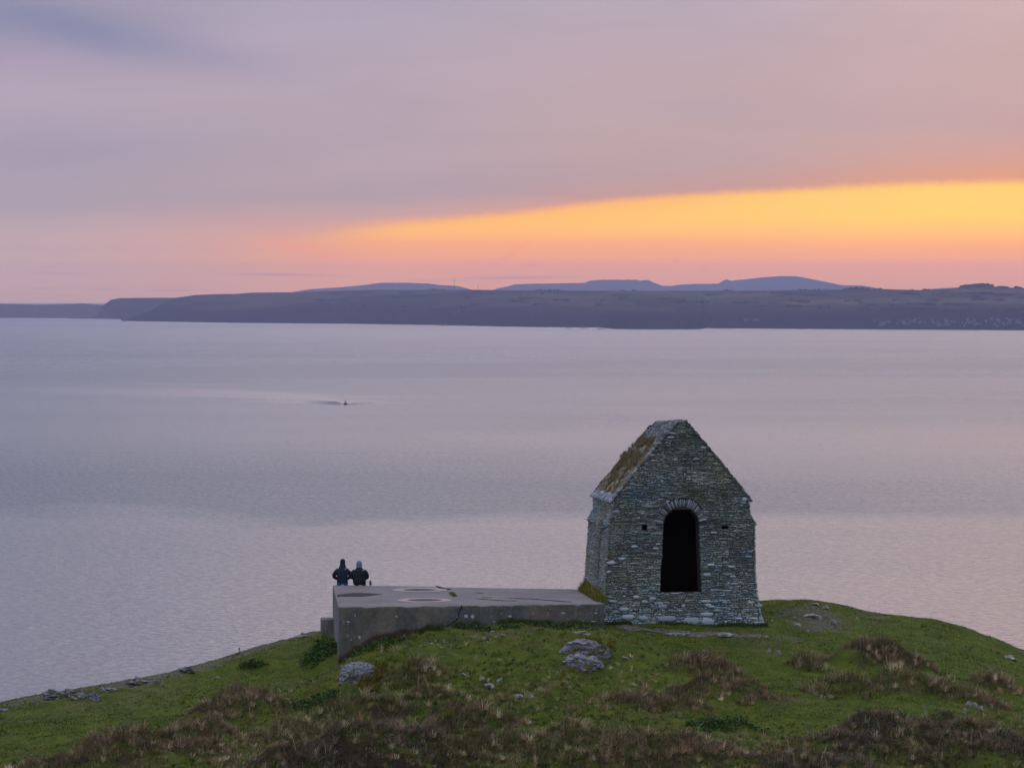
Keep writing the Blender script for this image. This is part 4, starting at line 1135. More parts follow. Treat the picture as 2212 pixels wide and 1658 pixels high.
# thin moss in the joint of the slab
n_ = 700; t_ = r.random(n_); a0 = atz(*zoom2(1022, 345), zs); a1 = atz(*zoom2(1045, 376), zs)
bx = a0.x + (a1.x - a0.x) * t_ + r.normal(0, .05, n_); by = a0.y + (a1.y - a0.y) * t_ + r.normal(0, .12, n_)
col = np.array((0.11, 0.11, 0.03)) * r.uniform(.5, 1.5, (n_, 1))
link_mesh('moss_strip', mesh_np('moss_strip', *blades(bx, by, np.full(n_, zs), r.uniform(.02, .04, n_), np.full(n_, .015), r.uniform(.2, .9, n_), col, 3)), M_leaf, slab, loc=tuple(-O), kind='stuff')
# turf growing on the chapel roof
parts = []
n_ = 16000
t_ = 0.06 + r.random(n_) ** 0.85 * 0.70; w_ = r.uniform(0.28, DEP, n_)
dens_ = fbm(t_ * 11, w_ * 3.2, 4, 3) > 0.49 + 0.14 * np.clip((0.40 - t_) * 4, 0, 1)
t_, w_ = t_[dens_], w_[dens_]; n_ = len(t_)
v_ = EAVE + (APEX - EAVE) * t_; g_ = np.array([gable(a_, -1) for a_ in v_])
thick = 0.015 + 0.09 * np.clip((t_ - 0.22) * 4, 0, 1) * np.clip((0.78 - t_) * 9, 0, 1) * (0.6 + 0.8 * fbm(t_ * 9, w_ * 3, 2, 6))
k_ = r.random(n_) * thick
lx_, ly_, lz_ = -g_ - 0.77 * k_ - 0.03, w_, v_ - 0.16 * t_ * w_ / DEP + 0.64 * k_ + 0.03
bc = np.array([(0.20, 0.165, 0.080), (0.15, 0.125, 0.06), (0.27, 0.225, 0.13), (0.14, 0.145, 0.05)])[r.choice(4, n_, p=(.4, .3, .15, .15))] * r.uniform(.6, 1.35, (n_, 1))
link_mesh('roof_moss', mesh_np('roof_moss', *blades(lx_, ly_, lz_, r.uniform(.03, .10, n_), np.full(n_, .014), r.uniform(.1, .8, n_), bc, 13)), M_strand, roof)

# ------------------------------------------------------------------ rocks
def rock_mesh(sx, sy, sz, seed, sub=4, jag=0.35, taper=0.0):
    bm = bmesh.new(); bmesh.ops.create_icosphere(bm, subdivisions=sub, radius=1.0)
    co = np.array([v.co[:] for v in bm.verts]); r = np.random.default_rng(seed)
    # cut by random planes for angular faces, then roughen
    for _ in range(14):
        n_ = r.normal(size=3); n_ /= np.linalg.norm(n_); d = r.uniform(0.55, 0.92)
        t = co @ n_ - d; co = co - np.outer(np.maximum(t, 0) * 0.9, n_)
    f = fbm(co[:, 0] * 2.2 + seed, co[:, 2] * 5 + co[:, 1] * 2.2, 4, seed) - 0.5
    co = co * (1 + jag * f)[:, None]
    g = fbm(co[:, 0] * 7 + co[:, 1] * 5, co[:, 2] * 9 + co[:, 1] * 3, 3, seed + 3) - 0.5
    co = co * (1 + 0.22 * g)[:, None]
    if taper:
        co[:, 0] = co[:, 0] * (1 - taper * np.clip(co[:, 2], -1, 1)) - taper * 0.5 * np.clip(co[:, 2], 0, 1)
        co[:, 2] += 0.22 * np.round((fbm(co[:, 0] * 3 + co[:, 2] * 2, co[:, 1] * 2, 2, seed + 5) - .5) * 5) / 2.5 * (co[:, 2] > -.3)
    co[:, 2] += 0.3 * co[:, 0] * (1 if seed % 2 else -1) * 0.3
    for v, c in zip(bm.verts, co): v.co = Vector((c[0] * sx, c[1] * sy, c[2] * sz))
    me = bm_mesh('rock', bm)
    return me
def put_rock(x, y, wpx, hpx, label, seed, mt=None, name='rock', cat='rock', depth=None, group=None, sub=4, sink=0.35, jag=0.35, taper=0.0):
    """x, y: picture place of its foot centre; wpx, hpx: seen size"""
    c = pick(x, y)
    sx = wpx * c.y / F / 2; sz = hpx * c.y / F / (1 + (1 - sink))
    o = link_mesh(name, rock_mesh(sx * 1.1, depth or sx * 0.8, sz * 1.15, seed, sub, jag, taper), mt or M_rock, None, loc=(c.x, c.y + (depth or sx * .5) * 0.3, c.z + sz * (1 - sink) * 0.4 - 0.02), label=label, cat=cat, group=group)
    o.rotation_euler = (0, 0, random.Random(seed).uniform(-.5, .5))
    return o
# the left outcrop: leaning slate slab with moss cushions
RK = [
 (788, 1470, 98, 54, 'grey blue slate outcrop below the left corner of the platform', 3, 0.5),
 (758, 1464, 44, 48, 'leaning grey slate fin on the left side of the outcrop', 8, 0.4),
 (1262, 1446, 92, 40, 'pale lower slab of the outcrop in front of the platform right end', 12, 0.5),
 (1272, 1414, 124, 40, 'mossy upper part of the outcrop in front of the platform right end', 17, 0.6),
]
for x, y, w_, h_, lb, sd_, dp in RK: put_rock(x, y, w_, h_, lb, sd_, depth=dp, sub=5, jag=0.45, taper=0.22)
def moss_on(x, y, rx, ry, n_, seed, label):
    r = np.random.default_rng(seed); c = pick(x, y + ry)
    th = r.random(n_) * math.tau; rr = np.sqrt(r.random(n_))
    px_ = c.x + np.cos(th) * rr * rx * c.y / F; 
    hz = (ry * 2 * c.y / F)
    t_ = r.random(n_)
    py_ = c.y - 0.52 + t_ * 0.75 - 0.12 * r.random(n_); pz_ = c.z + t_ * hz * 0.95 + r.normal(0, .02, n_)
    keep = fbm(px_ * 4, pz_ * 4, 3, seed) > 0.42
    px_, py_, pz_ = px_[keep], py_[keep], pz_[keep]; n_ = len(px_)
    col = np.array((0.115, 0.098, 0.014)) * r.uniform(.4, 1.7, (n_, 1))
    link_mesh('moss_cushion', mesh_np('moss_cushion', *leaves(px_, py_, pz_, r.uniform(.03, .07, n_), col, seed, 0.8)), M_leaf, label=label, cat='moss')
moss_on(822, 1446, 16, 14, 1500, 4, 'dark olive moss cushion on the right of the slate outcrop')
moss_on(800, 1484, 30, 10, 2200, 6, 'rusty olive moss cushion hanging below the slate outcrop')
moss_on(1290, 1392, 42, 13, 2600, 5, 'olive moss cushion spread over the top of the mossy outcrop')
# rocks breaking the left skyline
for k, (x, y, w_, h_, lb) in enumerate([
 (118, 1508, 66, 22, 'large dark jagged rock breaking the left skyline'), (170, 1509, 30, 18, 'pale slate stone right of the large dark skyline rock'),
 (205, 1512, 22, 22, 'tilted pale slate stone inland of the skyline rocks'), (150, 1496, 40, 10, 'low rock ledge on the left skyline'),
 (232, 1492, 40, 12, 'thin rock ledge on the left skyline above the tilted stone'), (300, 1477, 44, 16, 'cluster of grey ledges on the left skyline, second group up'),
 (338, 1474, 14, 7, 'little grey stone beside the second skyline ledge'), (405, 1452, 46, 16, 'jagged grey ledge on the left skyline, highest group'),
 (8, 1536, 20, 10, 'grey stone at the very left edge of the headland')]):
    put_rock(x, y, w_, h_, lb, 20 + k, M_rock, depth=0.35, sub=4, jag=1.1, taper=0.3)
# stones strewn on the turf
SM = [(1055, 1482, 30, 14, 'flat grey stone in the turf below the middle of the platform'), (1080, 1471, 16, 12, 'grey stone above the flat one in the turf below the platform'),
 (1120, 1503, 22, 12, 'small grey stone low on the green below the platform middle'), (1040, 1470, 14, 12, 'small pale stone left of the flat grey stone'),
 (1148, 1503, 12, 12, 'little upright stone right of the small grey stone'), (930, 1440, 20, 8, 'small stone in the grass right of the slate outcrop'),
 (1000, 1455, 16, 6, 'thin pale stone in the grass left of centre'), (1255, 1365, 50, 8, 'low pale ledge just above the mossy outcrop'),
 (1845, 1566, 16, 10, 'grey stone at the top of the grey purple heather'), (2082, 1535, 12, 20, 'upright white stone above the right heather bank'),
 (2100, 1521, 26, 16, 'jagged white grey stone on the right slope'), (2118, 1530, 14, 14, 'small grey stone right of the jagged white stone'),
 (2142, 1524, 9, 13, 'narrow pale stone farthest right of the stone group'), (1660, 1405, 9, 13, 'thin leaning pale stone on the green below the chapel right corner'),
 (1683, 1409, 10, 14, 'thin leaning pale stone, right one of the pair below the chapel'), (1722, 1400, 6, 4, 'tiny white stone right of the leaning pair'),
 (1655, 1374, 12, 6, 'little pale stone near the chapel right corner'), (1667, 1340, 8, 10, 'small white stone touching the chapel right corner'),
 (1800, 1343, 12, 20, 'upright pale stone on the rubble hump right of the chapel'), (1783, 1312, 16, 12, 'white crest stone on the rubble hump right of the chapel'),
 (1760, 1304, 22, 8, 'pale broken ledge on top of the rubble hump'), (1720, 1348, 22, 10, 'grey ledge at the left foot of the rubble hump'),
 (1755, 1330, 38, 14, 'grey rock in the middle of the rubble hump'), (1745, 1363, 10, 7, 'little cream stone in the turf under the rubble hump'),
 (1838, 1312, 6, 8, 'small white stone on the skyline right of the hump'), (1850, 1334, 8, 7, 'small white stone right of the rubble hump'),
 (1920, 1334, 6, 5, 'tiny pale stone near the skyline step'), (2180, 1420, 34, 10, 'flat pale stone in the turf near the right edge'),
 (1520, 1404, 12, 5, 'small white stone on the green below the chapel'), (1350, 1420, 18, 8, 'dark stone right of the mossy outcrop'),
 (68, 1630, 12, 5, 'white fleck of stone in the left green corner'), (470, 1462, 12, 5, 'pale stone on the left green slope'),
 (1370, 1480, 14, 5, 'white stone in the grass above the low bracken bank'), (655, 1373, 30, 10, 'white stones beside the block left of the platform'),
 (1470, 1368, 60, 7, 'low grey ledge in the path before the chapel'), (1560, 1370, 50, 8, 'low pale ledge in the path right of the doorway')]
for k, (x, y, w_, h_, lb) in enumerate(SM):
    put_rock(x, y + h_ * 0.3, w_, h_, lb, 40 + k, M_pale, name='stone', cat='stone', sub=3, sink=0.3, jag=0.5)
# a strip of small broken stones that nothing tells apart
rr_ = random.Random(77)
proto = rock_mesh(0.5, 0.5, 0.5, 91, 3, 1.0)
proto.materials.append(M_pale)
for k in range(46):
    t = rr_.random(); x = 860 + 240 * t + rr_.gauss(0, 14); y = 1402 - 34 * t + rr_.gauss(0, 7)
    if y < 1366: y = 1368
    c = pick(x, y); o = bpy.data.objects.new('small_stone', proto); COL.objects.link(o)
    s = rr_.uniform(0.04, 0.11); o.location = (c.x, c.y, c.z + s * 0.12); o.scale = (s * 1.5, s, s * rr_.uniform(.35, .8)); o.rotation_euler = (rr_.uniform(-.4, .4), rr_.uniform(-.4, .4), rr_.uniform(0, 6))
    tag(o, 'small pale stone in the band strewn across the turf below the platform', 'stone', 'small stones strewn below the platform')
for k in range(26):
    t = rr_.random(); x = 1395 + 270 * t; y = 1366 + 12 * t + rr_.gauss(0, 4)
    c = pick(x, y); o = bpy.data.objects.new('small_stone', proto); COL.objects.link(o)
    s = rr_.uniform(0.035, 0.10); o.location = (c.x, c.y, c.z + s * 0.12); o.scale = (s * 1.6, s, s * rr_.uniform(.3, .7)); o.rotation_euler = (rr_.uniform(-.4, .4), rr_.uniform(-.4, .4), rr_.uniform(0, 6))
    tag(o, 'small pale stone in the worn path before the chapel front', 'stone', 'small stones in the path before the chapel')
for k in range(26):
    x = rr_.gauss(1770, 48); y = rr_.gauss(1334, 14)
    c = pick(x, max(y, 1306)); o = bpy.data.objects.new('small_stone', proto); COL.objects.link(o)
    s = rr_.uniform(0.035, 0.10); o.location = (c.x, c.y, c.z + s * 0.12); o.scale = (s * 1.3, s, s * rr_.uniform(.4, 1)); o.rotation_euler = (rr_.uniform(-.4, .4), rr_.uniform(-.4, .4), rr_.uniform(0, 6))
    tag(o, 'small pale stone on the rubble hump right of the chapel', 'stone', 'small stones on the rubble hump')
# worn earth path in front of the chapel: a sheet hugging the turf
pc = [(1330, 1352), (1380, 1354), (1420, 1360), (1470, 1362), (1530, 1366), (1590, 1368), (1640, 1371), (1655, 1375), (1600, 1376), (1540, 1374), (1490, 1376), (1430, 1368), (1385, 1362), (1340, 1360)]
bm = bmesh.new()
pts = [pick(*p) for p in pc]; n_ = len(pts) // 2
rows = []
for i in range(n_):
    a_, b_ = pts[i], pts[len(pts) - 1 - i]; row = []
    for k in range(6):
        p = a_.lerp(b_, k / 5); p.z = float(ground(p.x, p.y)) + 0.012; row.append(p)
    rows.append(row)
fine = []
for i in range(n_ - 1):
    for s in range(8):
        t = s / 8; fine.append([rows[i][k].lerp(rows[i + 1][k], t) for k in range(6)])
fine.append(rows[-1])
vs_ = []
for rw in fine:
    l = []
    for p in rw: p.z = float(ground(p.x, p.y)) + 0.014; l.append(bm.verts.new(p))
    vs_.append(l)
for i in range(len(vs_) - 1):
    for k in range(5): bm.faces.new((vs_[i][k], vs_[i + 1][k], vs_[i + 1][k + 1], vs_[i][k + 1]))
bmesh.ops.recalc_face_normals(bm, faces=bm.faces)
link_mesh('path', bm_mesh('path', bm, True), M_path, kind='structure', label='worn bare earth in front of the chapel')
# dark stalk on the skyline
c = pick(517, 1413)
bm = bmesh.new()
bmesh.ops.create_cone(bm, segments=6, radius1=0.012, radius2=0.008, depth=0.16, matrix=Matrix.Translation((0, 0, 0.08)), cap_ends=True)
bmesh.ops.create_icosphere(bm, subdivisions=2, radius=0.035, matrix=Matrix.Translation((0, 0, 0.18)))
bmesh.ops.create_cone(bm, segments=6, radius1=0.010, radius2=0.004, depth=0.10, matrix=Matrix.Translation((0.02, 0, 0.08)) @ Matrix.Rotation(0.5, 4, 'Y'), cap_ends=True)
link_mesh('seed_stalk', bm_mesh('seed_stalk', bm), plain('dead_stalk', (0.05, 0.045, 0.035)), loc=c, label='tiny dark seed stalk standing on the left skyline', cat='plant')

# ------------------------------------------------------------------ people on the far edge of the slab
def cloth(name, c, rough=0.8, quilt=False, lines=26.0):
    m, b = mat(name); p = objco(); x, y, z = sep(p)
    n = noise(p, 14.0, 4)
    setin(b, 'Base Color', mulc(mixc(0.0, tuple(c), tuple(c)), 0.75 + n * 0.5)); setin(b, 'Roughness', rough); setin(b, 'Specular IOR Level', 0.2)
    if quilt:
        s = E.m('SINE', z * (math.tau * lines / 2)); bump(b, E.m('ABSOLUTE', s) + n * 0.4, 0.8, 0.02)
    else: bump(b, n, 0.4, 0.01)
    return m
M_skin = cloth('skin', (0.42, 0.27, 0.20), 0.6)
M_navy = cloth('dark_navy_quilted_jacket', (0.012, 0.020, 0.034), 0.65, True)
M_black = cloth('black_quilted_jacket', (0.010, 0.014, 0.018), 0.65, True, 20.0)
M_hatd = cloth('dark_maroon_knit', (0.026, 0.017, 0.026), 0.95)
M_hood = cloth('pale_blue_hood', (0.115, 0.155, 0.25), 0.85)
M_blue = cloth('bright_blue_trousers', (0.004, 0.10, 0.26), 0.8)
M_dark = cloth('dark_trousers', (0.012, 0.012, 0.016), 0.85)
M_boot = cloth('black_boots', (0.012, 0.011, 0.010), 0.6)
M_logo = plain('small_white_print', (0.6, 0.6, 0.62), 0.7, 0.2, 0, 0.1)
def skinned(name, chains, mt, parent, sub=2, root=0):
    """chains: lists of (point, radius) joined where points coincide; grown with a Skin modifier"""
    bm = bmesh.new(); ly = bm.verts.layers.skin.verify(); known = {}
    first = None
    for ch in chains:
        prev = None
        for p, r in ch:
            k = tuple(round(c_, 4) for c_ in p)
            v = known.get(k)
            if v is None:
                v = bm.verts.new(p); v[ly].radius = (r[0], r[1]) if isinstance(r, tuple) else (r, r); known[k] = v
                if first is None: first = v; v[ly].use_root = True
            if prev is not None and v is not prev and bm.edges.get((prev, v)) is None: bm.edges.new((prev, v))
            prev = v
    me = bpy.data.meshes.new(name); bm.to_mesh(me); bm.free()
    o = link_mesh(name, me, mt, parent)
    sk = o.modifiers.new('skin', 'SKIN'); sk.use_smooth_shade = True; sk.branch_smoothing = 0.6
    sb = o.modifiers.new('sub', 'SUBSURF'); sb.levels = sb.render_levels = sub
    return o
def loft(bm, rings, N=20):
    """closed tube through elliptical rings: (centre, half width x, half depth y)"""
    L = []
    for c, a_, b_, ax in rings:
        ux, uy = ax; L.append([bm.verts.new(Vector(c) + ux * (a_ * math.cos(i * math.tau / N)) + uy * (b_ * math.sin(i * math.tau / N))) for i in range(N)])
    for r in range(len(L) - 1):
        for i in range(N): bm.faces.new((L[r][i], L[r][(i + 1) % N], L[r + 1][(i + 1) % N], L[r + 1][i]))
    bm.faces.new(L[0][::-1]); bm.faces.new(L[-1])
def limb(bm, pts, N=14):
    P_ = [Vector(p) for p, _ in pts]; rg = []
    for i, (p, r) in enumerate(pts):
        t = (P_[min(i + 1, len(P_) - 1)] - P_[max(i - 1, 0)]).normalized()
        ux = t.orthogonal().normalized() if i == 0 else (ux_ - t * ux_.dot(t)).normalized()
        ux_ = ux; rg.append((p, r, r, (ux, t.cross(ux))))
    loft(bm, rg, N)
def fused(name, build, mt, parent, vox=0.014, sm=4):
    """several closed tubes grown into one continuous skin"""
    bm = bmesh.new(); build(bm); bmesh.ops.recalc_face_normals(bm, faces=bm.faces)
    o = link_mesh(name, bm_mesh(name, bm), mt, parent)
    r = o.modifiers.new('remesh', 'REMESH'); r.mode = 'VOXEL'; r.voxel_size = vox; r.use_smooth_shade = True
    m_ = o.modifiers.new('smooth', 'SMOOTH'); m_.iterations = sm; m_.factor = 0.5
    return o
XY = (Vector((1, 0, 0)), Vector((0, 1, 0)))
def person(loc, rz, label, jacket, trousers, head_mt, hood, waist=0.20, elbow=0.30, H_=1.0, lean=0.0, seat=None):
    root = empty('person', loc, rz, label=label, cat='person'); k = H_
    hx, hy = lean, 0.09            # head centre
    def body(bm):
        loft(bm, [((0, .03, .03), .15, .10, XY), ((0, .02, .16 * k), .15, .10, XY), ((0, .02, .40 * k), .165, .105, XY), ((0, .04, .53 * k), .15, .09, XY), ((hx * .4, .06, .60 * k), .062, .062, XY),
                  ((hx * .8, .075, .68 * k), .062, .07, XY), ((hx, hy - .005, .715 * k), .076, .092, XY), ((hx, hy, .77 * k), .082, .102, XY), ((hx, hy - .005, .825 * k), .076, .092, XY), ((hx, hy - .008, .865 * k), .045, .055, XY)])
        limb(bm, [((hx, hy + .07, .70 * k), .030), ((hx, hy + .092, .685 * k), .024)])          # chin
        limb(bm, [((hx, hy + .085, .775 * k), .012), ((hx, hy + .112, .745 * k), .017), ((hx, hy + .095, .738 * k), .012)])   # nose
        limb(bm, [((hx - .022, hy + .093, .712 * k), .008), ((hx, hy + .10, .711 * k), .009), ((hx + .022, hy + .093, .712 * k), .008)])  # mouth
        for s in (-1, 1):
            limb(bm, [((hx + s * .012, hy + .092, .79 * k), .008), ((hx + s * .045, hy + .082, .792 * k), .009)])                 # brow
            limb(bm, [((hx + s * .083, hy, .785 * k), .012), ((hx + s * .09, hy - .004, .765 * k), .016), ((hx + s * .082, hy, .735 * k), .010)])   # ear
            sh = (s * .16, .04, .51 * k); el_ = (s * (elbow - .05), .05, .30 * k); wr = (s * .10, .25, .17 * k); pm = (s * .062, .305, .165 * k)
            limb(bm, [(sh, .055), (el_, .042), (wr, .028), (pm, .030), ((s * .045, .335, .165 * k), .024)])
            for q_ in range(4):
                z_ = .185 * k - .017 * q_; l_ = (.9, 1.0, .95, .8)[q_]
                limb(bm, [((s * .048, .33, z_), .010), ((s * .030, .33 + .032 * l_, z_ - .004), .0095), ((s * .006, .33 + .040 * l_, z_ - .012), .009), ((-s * .010, .33 + .022 * l_, z_ - .016), .008)], 8)
            limb(bm, [((s * .07, .285, .185 * k), .012), ((s * .055, .30, .212 * k), .011), ((s * .03, .322, .218 * k), .010)], 8)
            limb(bm, [((s * .09, .04, .085), .085), ((s * .13, .42, .085), .058), ((s * .13, .43, .05), .055), ((s * .13, .40, -.33), .036), ((s * .13, .42, -.37), .034), ((s * .14, .54, -.395), .028)])
    fused('body', body, M_skin, root, 0.011, 2)
    def jk(bm):
        w = waist
        loft(bm, [((0, .03, .075 * k), w, .155, XY), ((0, .02, .11 * k), w + .012, .165, XY), ((0, .01, .20 * k), w + .004, .16, XY), ((0, .01, .33 * k), w + .008, .16, XY), ((0, .015, .44 * k), w + .006, .155, XY),
                  ((0, .02, .52 * k), w - .02, .14, XY), ((0, .03, .575 * k), w - .075, .115, XY), ((hx * .4, .045, .615 * k), .105, .10, XY), ((hx * .6, .055, .655 * k), .092, .092, XY)])
        for s in (-1, 1):
            limb(bm, [((s * (w - .07), .03, .515 * k), .085), ((s * (w * .5 + elbow * .5 - .035), .035, .43 * k), .082), ((s * (elbow - .045), .045, .33 * k), .074), ((s * (elbow - .055), .075, .275 * k), .070), ((s * (elbow - .13), .17, .215 * k), .058), ((s * .125, .235, .18 * k), .046)], 16)
    J = fused('jacket', jk, jacket, root)
    bm = bmesh.new(); bmesh.ops.create_icosphere(bm, subdivisions=2, radius=1)
    for v in bm.verts: v.co = Vector((v.co.x * .026, v.co.y * .010, v.co.z * .010)) + Vector((waist * .62, -.098, .545 * k))
    link_mesh('logo', bm_mesh('logo', bm), M_logo, J)
    def tr(bm):
        w = (seat or waist) - .005
        loft(bm, [((0, .04, .004), w - .01, .13, XY), ((0, .04, .05), w + .004, .15, XY), ((0, .04, .12 * k), w - .015, .14, XY)])
        for s in (-1, 1): limb(bm, [((s * .10, .05, .085), .095), ((s * .13, .40, .085), .078), ((s * .13, .43, .04), .074), ((s * .13, .41, -.15), .060), ((s * .13, .40, -.32), .055)], 16)
    fused('trousers', tr, trousers, root)
    for s in (-1, 1):
        fused('boot', lambda bm: limb(bm, [((s * .13, .395, -.29), .050), ((s * .13, .40, -.385), .050), ((s * .135, .45, -.41), .044), ((s * .14, .57, -.42), .034)]), M_boot, root)
    if hood:
        fused('hood', lambda bm: loft(bm, [((hx * .7, .045, .625 * k), .098, .095, XY), ((hx, .055, .68 * k), .106, .105, XY), ((hx, .065, .745 * k), .108, .112, XY), ((hx, .07, .81 * k), .094, .105, XY), ((hx, .072, .855 * k), .062, .08, XY), ((hx, .072, .885 * k), .022, .035, XY)]), head_mt, root, .012, 2)
    else:
        fused('beanie', lambda bm: loft(bm, [((hx, hy - .012, .735 * k), .092, .108, XY), ((hx, hy - .012, .775 * k), .096, .112, XY), ((hx, hy - .012, .83 * k), .088, .102, XY), ((hx, hy - .012, .868 * k), .062, .075, XY), ((hx, hy - .012, .89 * k), .025, .03, XY)]), head_mt, root, .012, 2)
        fused('collar', lambda bm: loft(bm, [((hx * .4, .04, .57 * k), .145, .115, XY), ((hx * .5, .045, .615 * k), .122, .112, XY), ((hx * .7, .055, .665 * k), .104, .104, XY), ((hx * .8, .065, .745 * k), .088, .098, XY)]), jacket, J, .012, 2)
    return root
def edge_pt(xd, back=0.16):
    t = (atz(xd, 1265, zs) - O).x
    e = (BR - BL); u = (atz(xd, 1264, zs).x - BL.x) / e.x
    return BL + e * u + Vector((0, -back, 0))
p1 = edge_pt(739, 0.22); p2 = edge_pt(776, 0.22)
person((p1.x, p1.y, zs + 0.012), R(2), 'person in dark beanie, navy padded jacket and bright blue trousers sitting on the platform', M_navy, M_blue, M_hatd, False, waist=0.185, elbow=0.345, H_=1.045, lean=0.015, seat=0.205)
person((p2.x, p2.y, zs + 0.012), R(-3), 'person in a black padded jacket with pale blue hood up, sitting on the platform edge', M_black, M_dark, M_hood, True, waist=0.225, elbow=0.325, H_=0.99, lean=-0.01)
# flask beside them
p3 = edge_pt(800, 0.12)
fl = empty('flask', (p3.x, p3.y, zs + 0.004), label='small dark flask standing on the platform edge beside the hooded person', cat='flask')
def lathe(prof_, N=20):
    bm = bmesh.new(); rg = [[bm.verts.new((r * math.cos(i * math.tau / N), r * math.sin(i * math.tau / N), z)) for i in range(N)] for r, z in prof_]
    for a_ in range(len(rg) - 1):
        for i in range(N): bm.faces.new((rg[a_][i], rg[a_][(i + 1) % N], rg[a_ + 1][(i + 1) % N], rg[a_ + 1][i]))
    bm.faces.new(rg[0][::-1]); bm.faces.new(rg[-1]); return bm
M_fl = plain('dark_metal_flask', (0.035, 0.033, 0.035), 0.45, 0.5, 0.3); M_cup = plain('grey_cup', (0.09, 0.085, 0.085), 0.5)
link_mesh('bottle', bm_mesh('bottle', lathe([(0.036, 0), (0.040, 0.004), (0.040, 0.105), (0.034, 0.115)]), True), M_fl, fl)
link_mesh('cup', bm_mesh('cup', lathe([(0.036, 0.116), (0.037, 0.122), (0.034, 0.165), (0.022, 0.172)]), True), M_cup, fl)

# ------------------------------------------------------------------ far coast
m, b = mat('far_fields'); M_far = m
P = geopos(); px_, py_, pz_ = sep(P)
vo = E.nt.nodes.new('ShaderNodeTexVoronoi'); vo.voronoi_dimensions = '2D'; vo.inputs['Scale'].default_value = 0.0030
E.nt.links.new(vec(px_ * 0.6 + noise(P, 0.002, 3) * 200.0, py_ * 0.75, 0.0).v, vo.inputs['Vector'])
vc = sep(E(vo.outputs['Color']))
vd = E.nt.nodes.new('ShaderNodeTexVoronoi'); vd.voronoi_dimensions = '2D'; vd.feature = 'DISTANCE_TO_EDGE'; vd.inputs['Scale'].default_value = 0.0030
E.nt.links.new(vec(px_ * 0.6 + noise(P, 0.002, 3) * 200.0, py_ * 0.75, 0.0).v, vd.inputs['Vector'])
n1_ = noise(P, 0.0012, 5, 0.6); n2_ = noise(P, 0.02, 4, 0.6)
high = smooth(pz_ + (n1_ - 0.5) * 90.0, 38.0, 72.0)
field = mixc(vc[0], (0.018, 0.025, 0.018), (0.085, 0.065, 0.040))
field = mixc(smooth(vc[1], 0.80, 0.85) * 0.6, field, (0.16, 0.12, 0.07))
hedge = 1.0 - smooth(E(vd.outputs['Distance']), 0.015, 0.045)
field = mixc(hedge, field, (0.015, 0.02, 0.012))
east = smooth(px_, -3500.0, 1800.0)
col = mixc(high * (0.05 + east * 0.8), mixc(n2_, (0.004, 0.006, 0.008), (0.018, 0.020, 0.020)), field)
setin(b, 'Base Color', col); setin(b, 'Roughness', 1.0); setin(b, 'Specular IOR Level', 0.0)
m, b = mat('far_moor'); M_moor = m
n1_ = noise(geopos(), 0.0010, 5, 0.6)
setin(b, 'Base Color', mixc(n1_, (0.03, 0.035, 0.02), (0.09, 0.075, 0.05))); setin(b, 'Roughness', 1.0); setin(b, 'Specular IOR Level', 0.0)

def land(name, shore, top, depth, mt, label, nrow=36, rough=1.0, seed=0, back=3500, step=4, power=0.62, deep=None, kind='structure'):
    """coast rising from a shore line (x, waterline y) to a skyline (x, top y) `depth` metres farther"""
    sx = np.array([s[0] for s in shore], float); sy = np.array([s[1] for s in shore], float)
    tx = np.array([s[0] for s in top], float); ty = np.array([s[1] for s in top], float)
    X_ = np.arange(min(sx[0], tx[0]), max(sx[-1], tx[-1]) + 1, step); V_ = []
    shD = F * ZC / (np.interp(X_, sx, sy) - HOR) + (0 if not deep else deep)
    shD = shD * (1 + 0.004 * (fbm(X_ * 0.05, X_ * 0 + 1, 3, seed) - .5))
    crD = shD + depth * (0.85 + 0.3 * fbm(X_ * 0.01, X_ * 0 + 3, 2, seed + 1))
    topz = ZC - (np.interp(X_, tx, ty) - HOR + (fbm(X_ * 0.22, X_ * 0, 3, seed + 2) - .5) * 1.0 * rough) * crD / F
    ta = (X_ - W2) / F
    ts = np.concatenate([[-0.03, 0.0], np.linspace(0, 1, nrow)[1:], [1.12, 1.4, 2.0]])
    G = np.zeros((len(ts), len(X_), 3))
    for j, t in enumerate(ts):
        if t <= 1: D = shD + (crD - shD) * t
        else: D = crD + back * (t - 1)
        if t <= 0: z = np.full_like(X_, -8.0 if t < 0 else 0.0)
        elif t <= 1:
            # steep cliff, then rolling fields with combes cut in; level with the skyline at the crest
            val = fbm(X_ * 0.012 + 5, np.full_like(X_, t * 3.0), 4, seed + 7) - 0.5
            prof_ = t ** power
            z = topz * prof_ * (1 + 0.5 * val * (1 - t) * rough) + 9 * (fbm(X_ * 0.06, np.full_like(X_, t * 9.0), 3, seed + 9) - .5) * (1 - t)
            z = np.minimum(z, ZC - (ZC - topz) * D / crD - 0.5) if t < 1 else topz
            z = np.maximum(z, 1.5)
        else: z = topz - (t - 1) * 60 - (10 if t > 1.3 else 0)
        G[j] = np.stack([ta * D, D, z], 1)
    nx_, ny_ = len(X_), len(ts); idx = np.arange(nx_ * ny_).reshape(ny_, nx_)
    q = np.stack([idx[:-1, :-1], idx[:-1, 1:], idx[1:, 1:], idx[1:, :-1]], -1).reshape(-1, 4)
    me = mesh_np(name, G.reshape(-1, 3), q, np.full(len(q), 4), smooth_=True)
    link_mesh(name, me, mt, kind=kind, label=label)
    return X_, ts, G
shoreA = [(262, 693.2), (265, 693), (520, 697), (760, 699), (950, 702), (1150, 706), (1300, 707), (1318, 709.5), (1330, 710.5), (1420, 711.3), (1512, 710.8), (1525, 708.3), (1600, 709), (1700, 710), (1880, 711), (2212, 713), (3300, 720)]
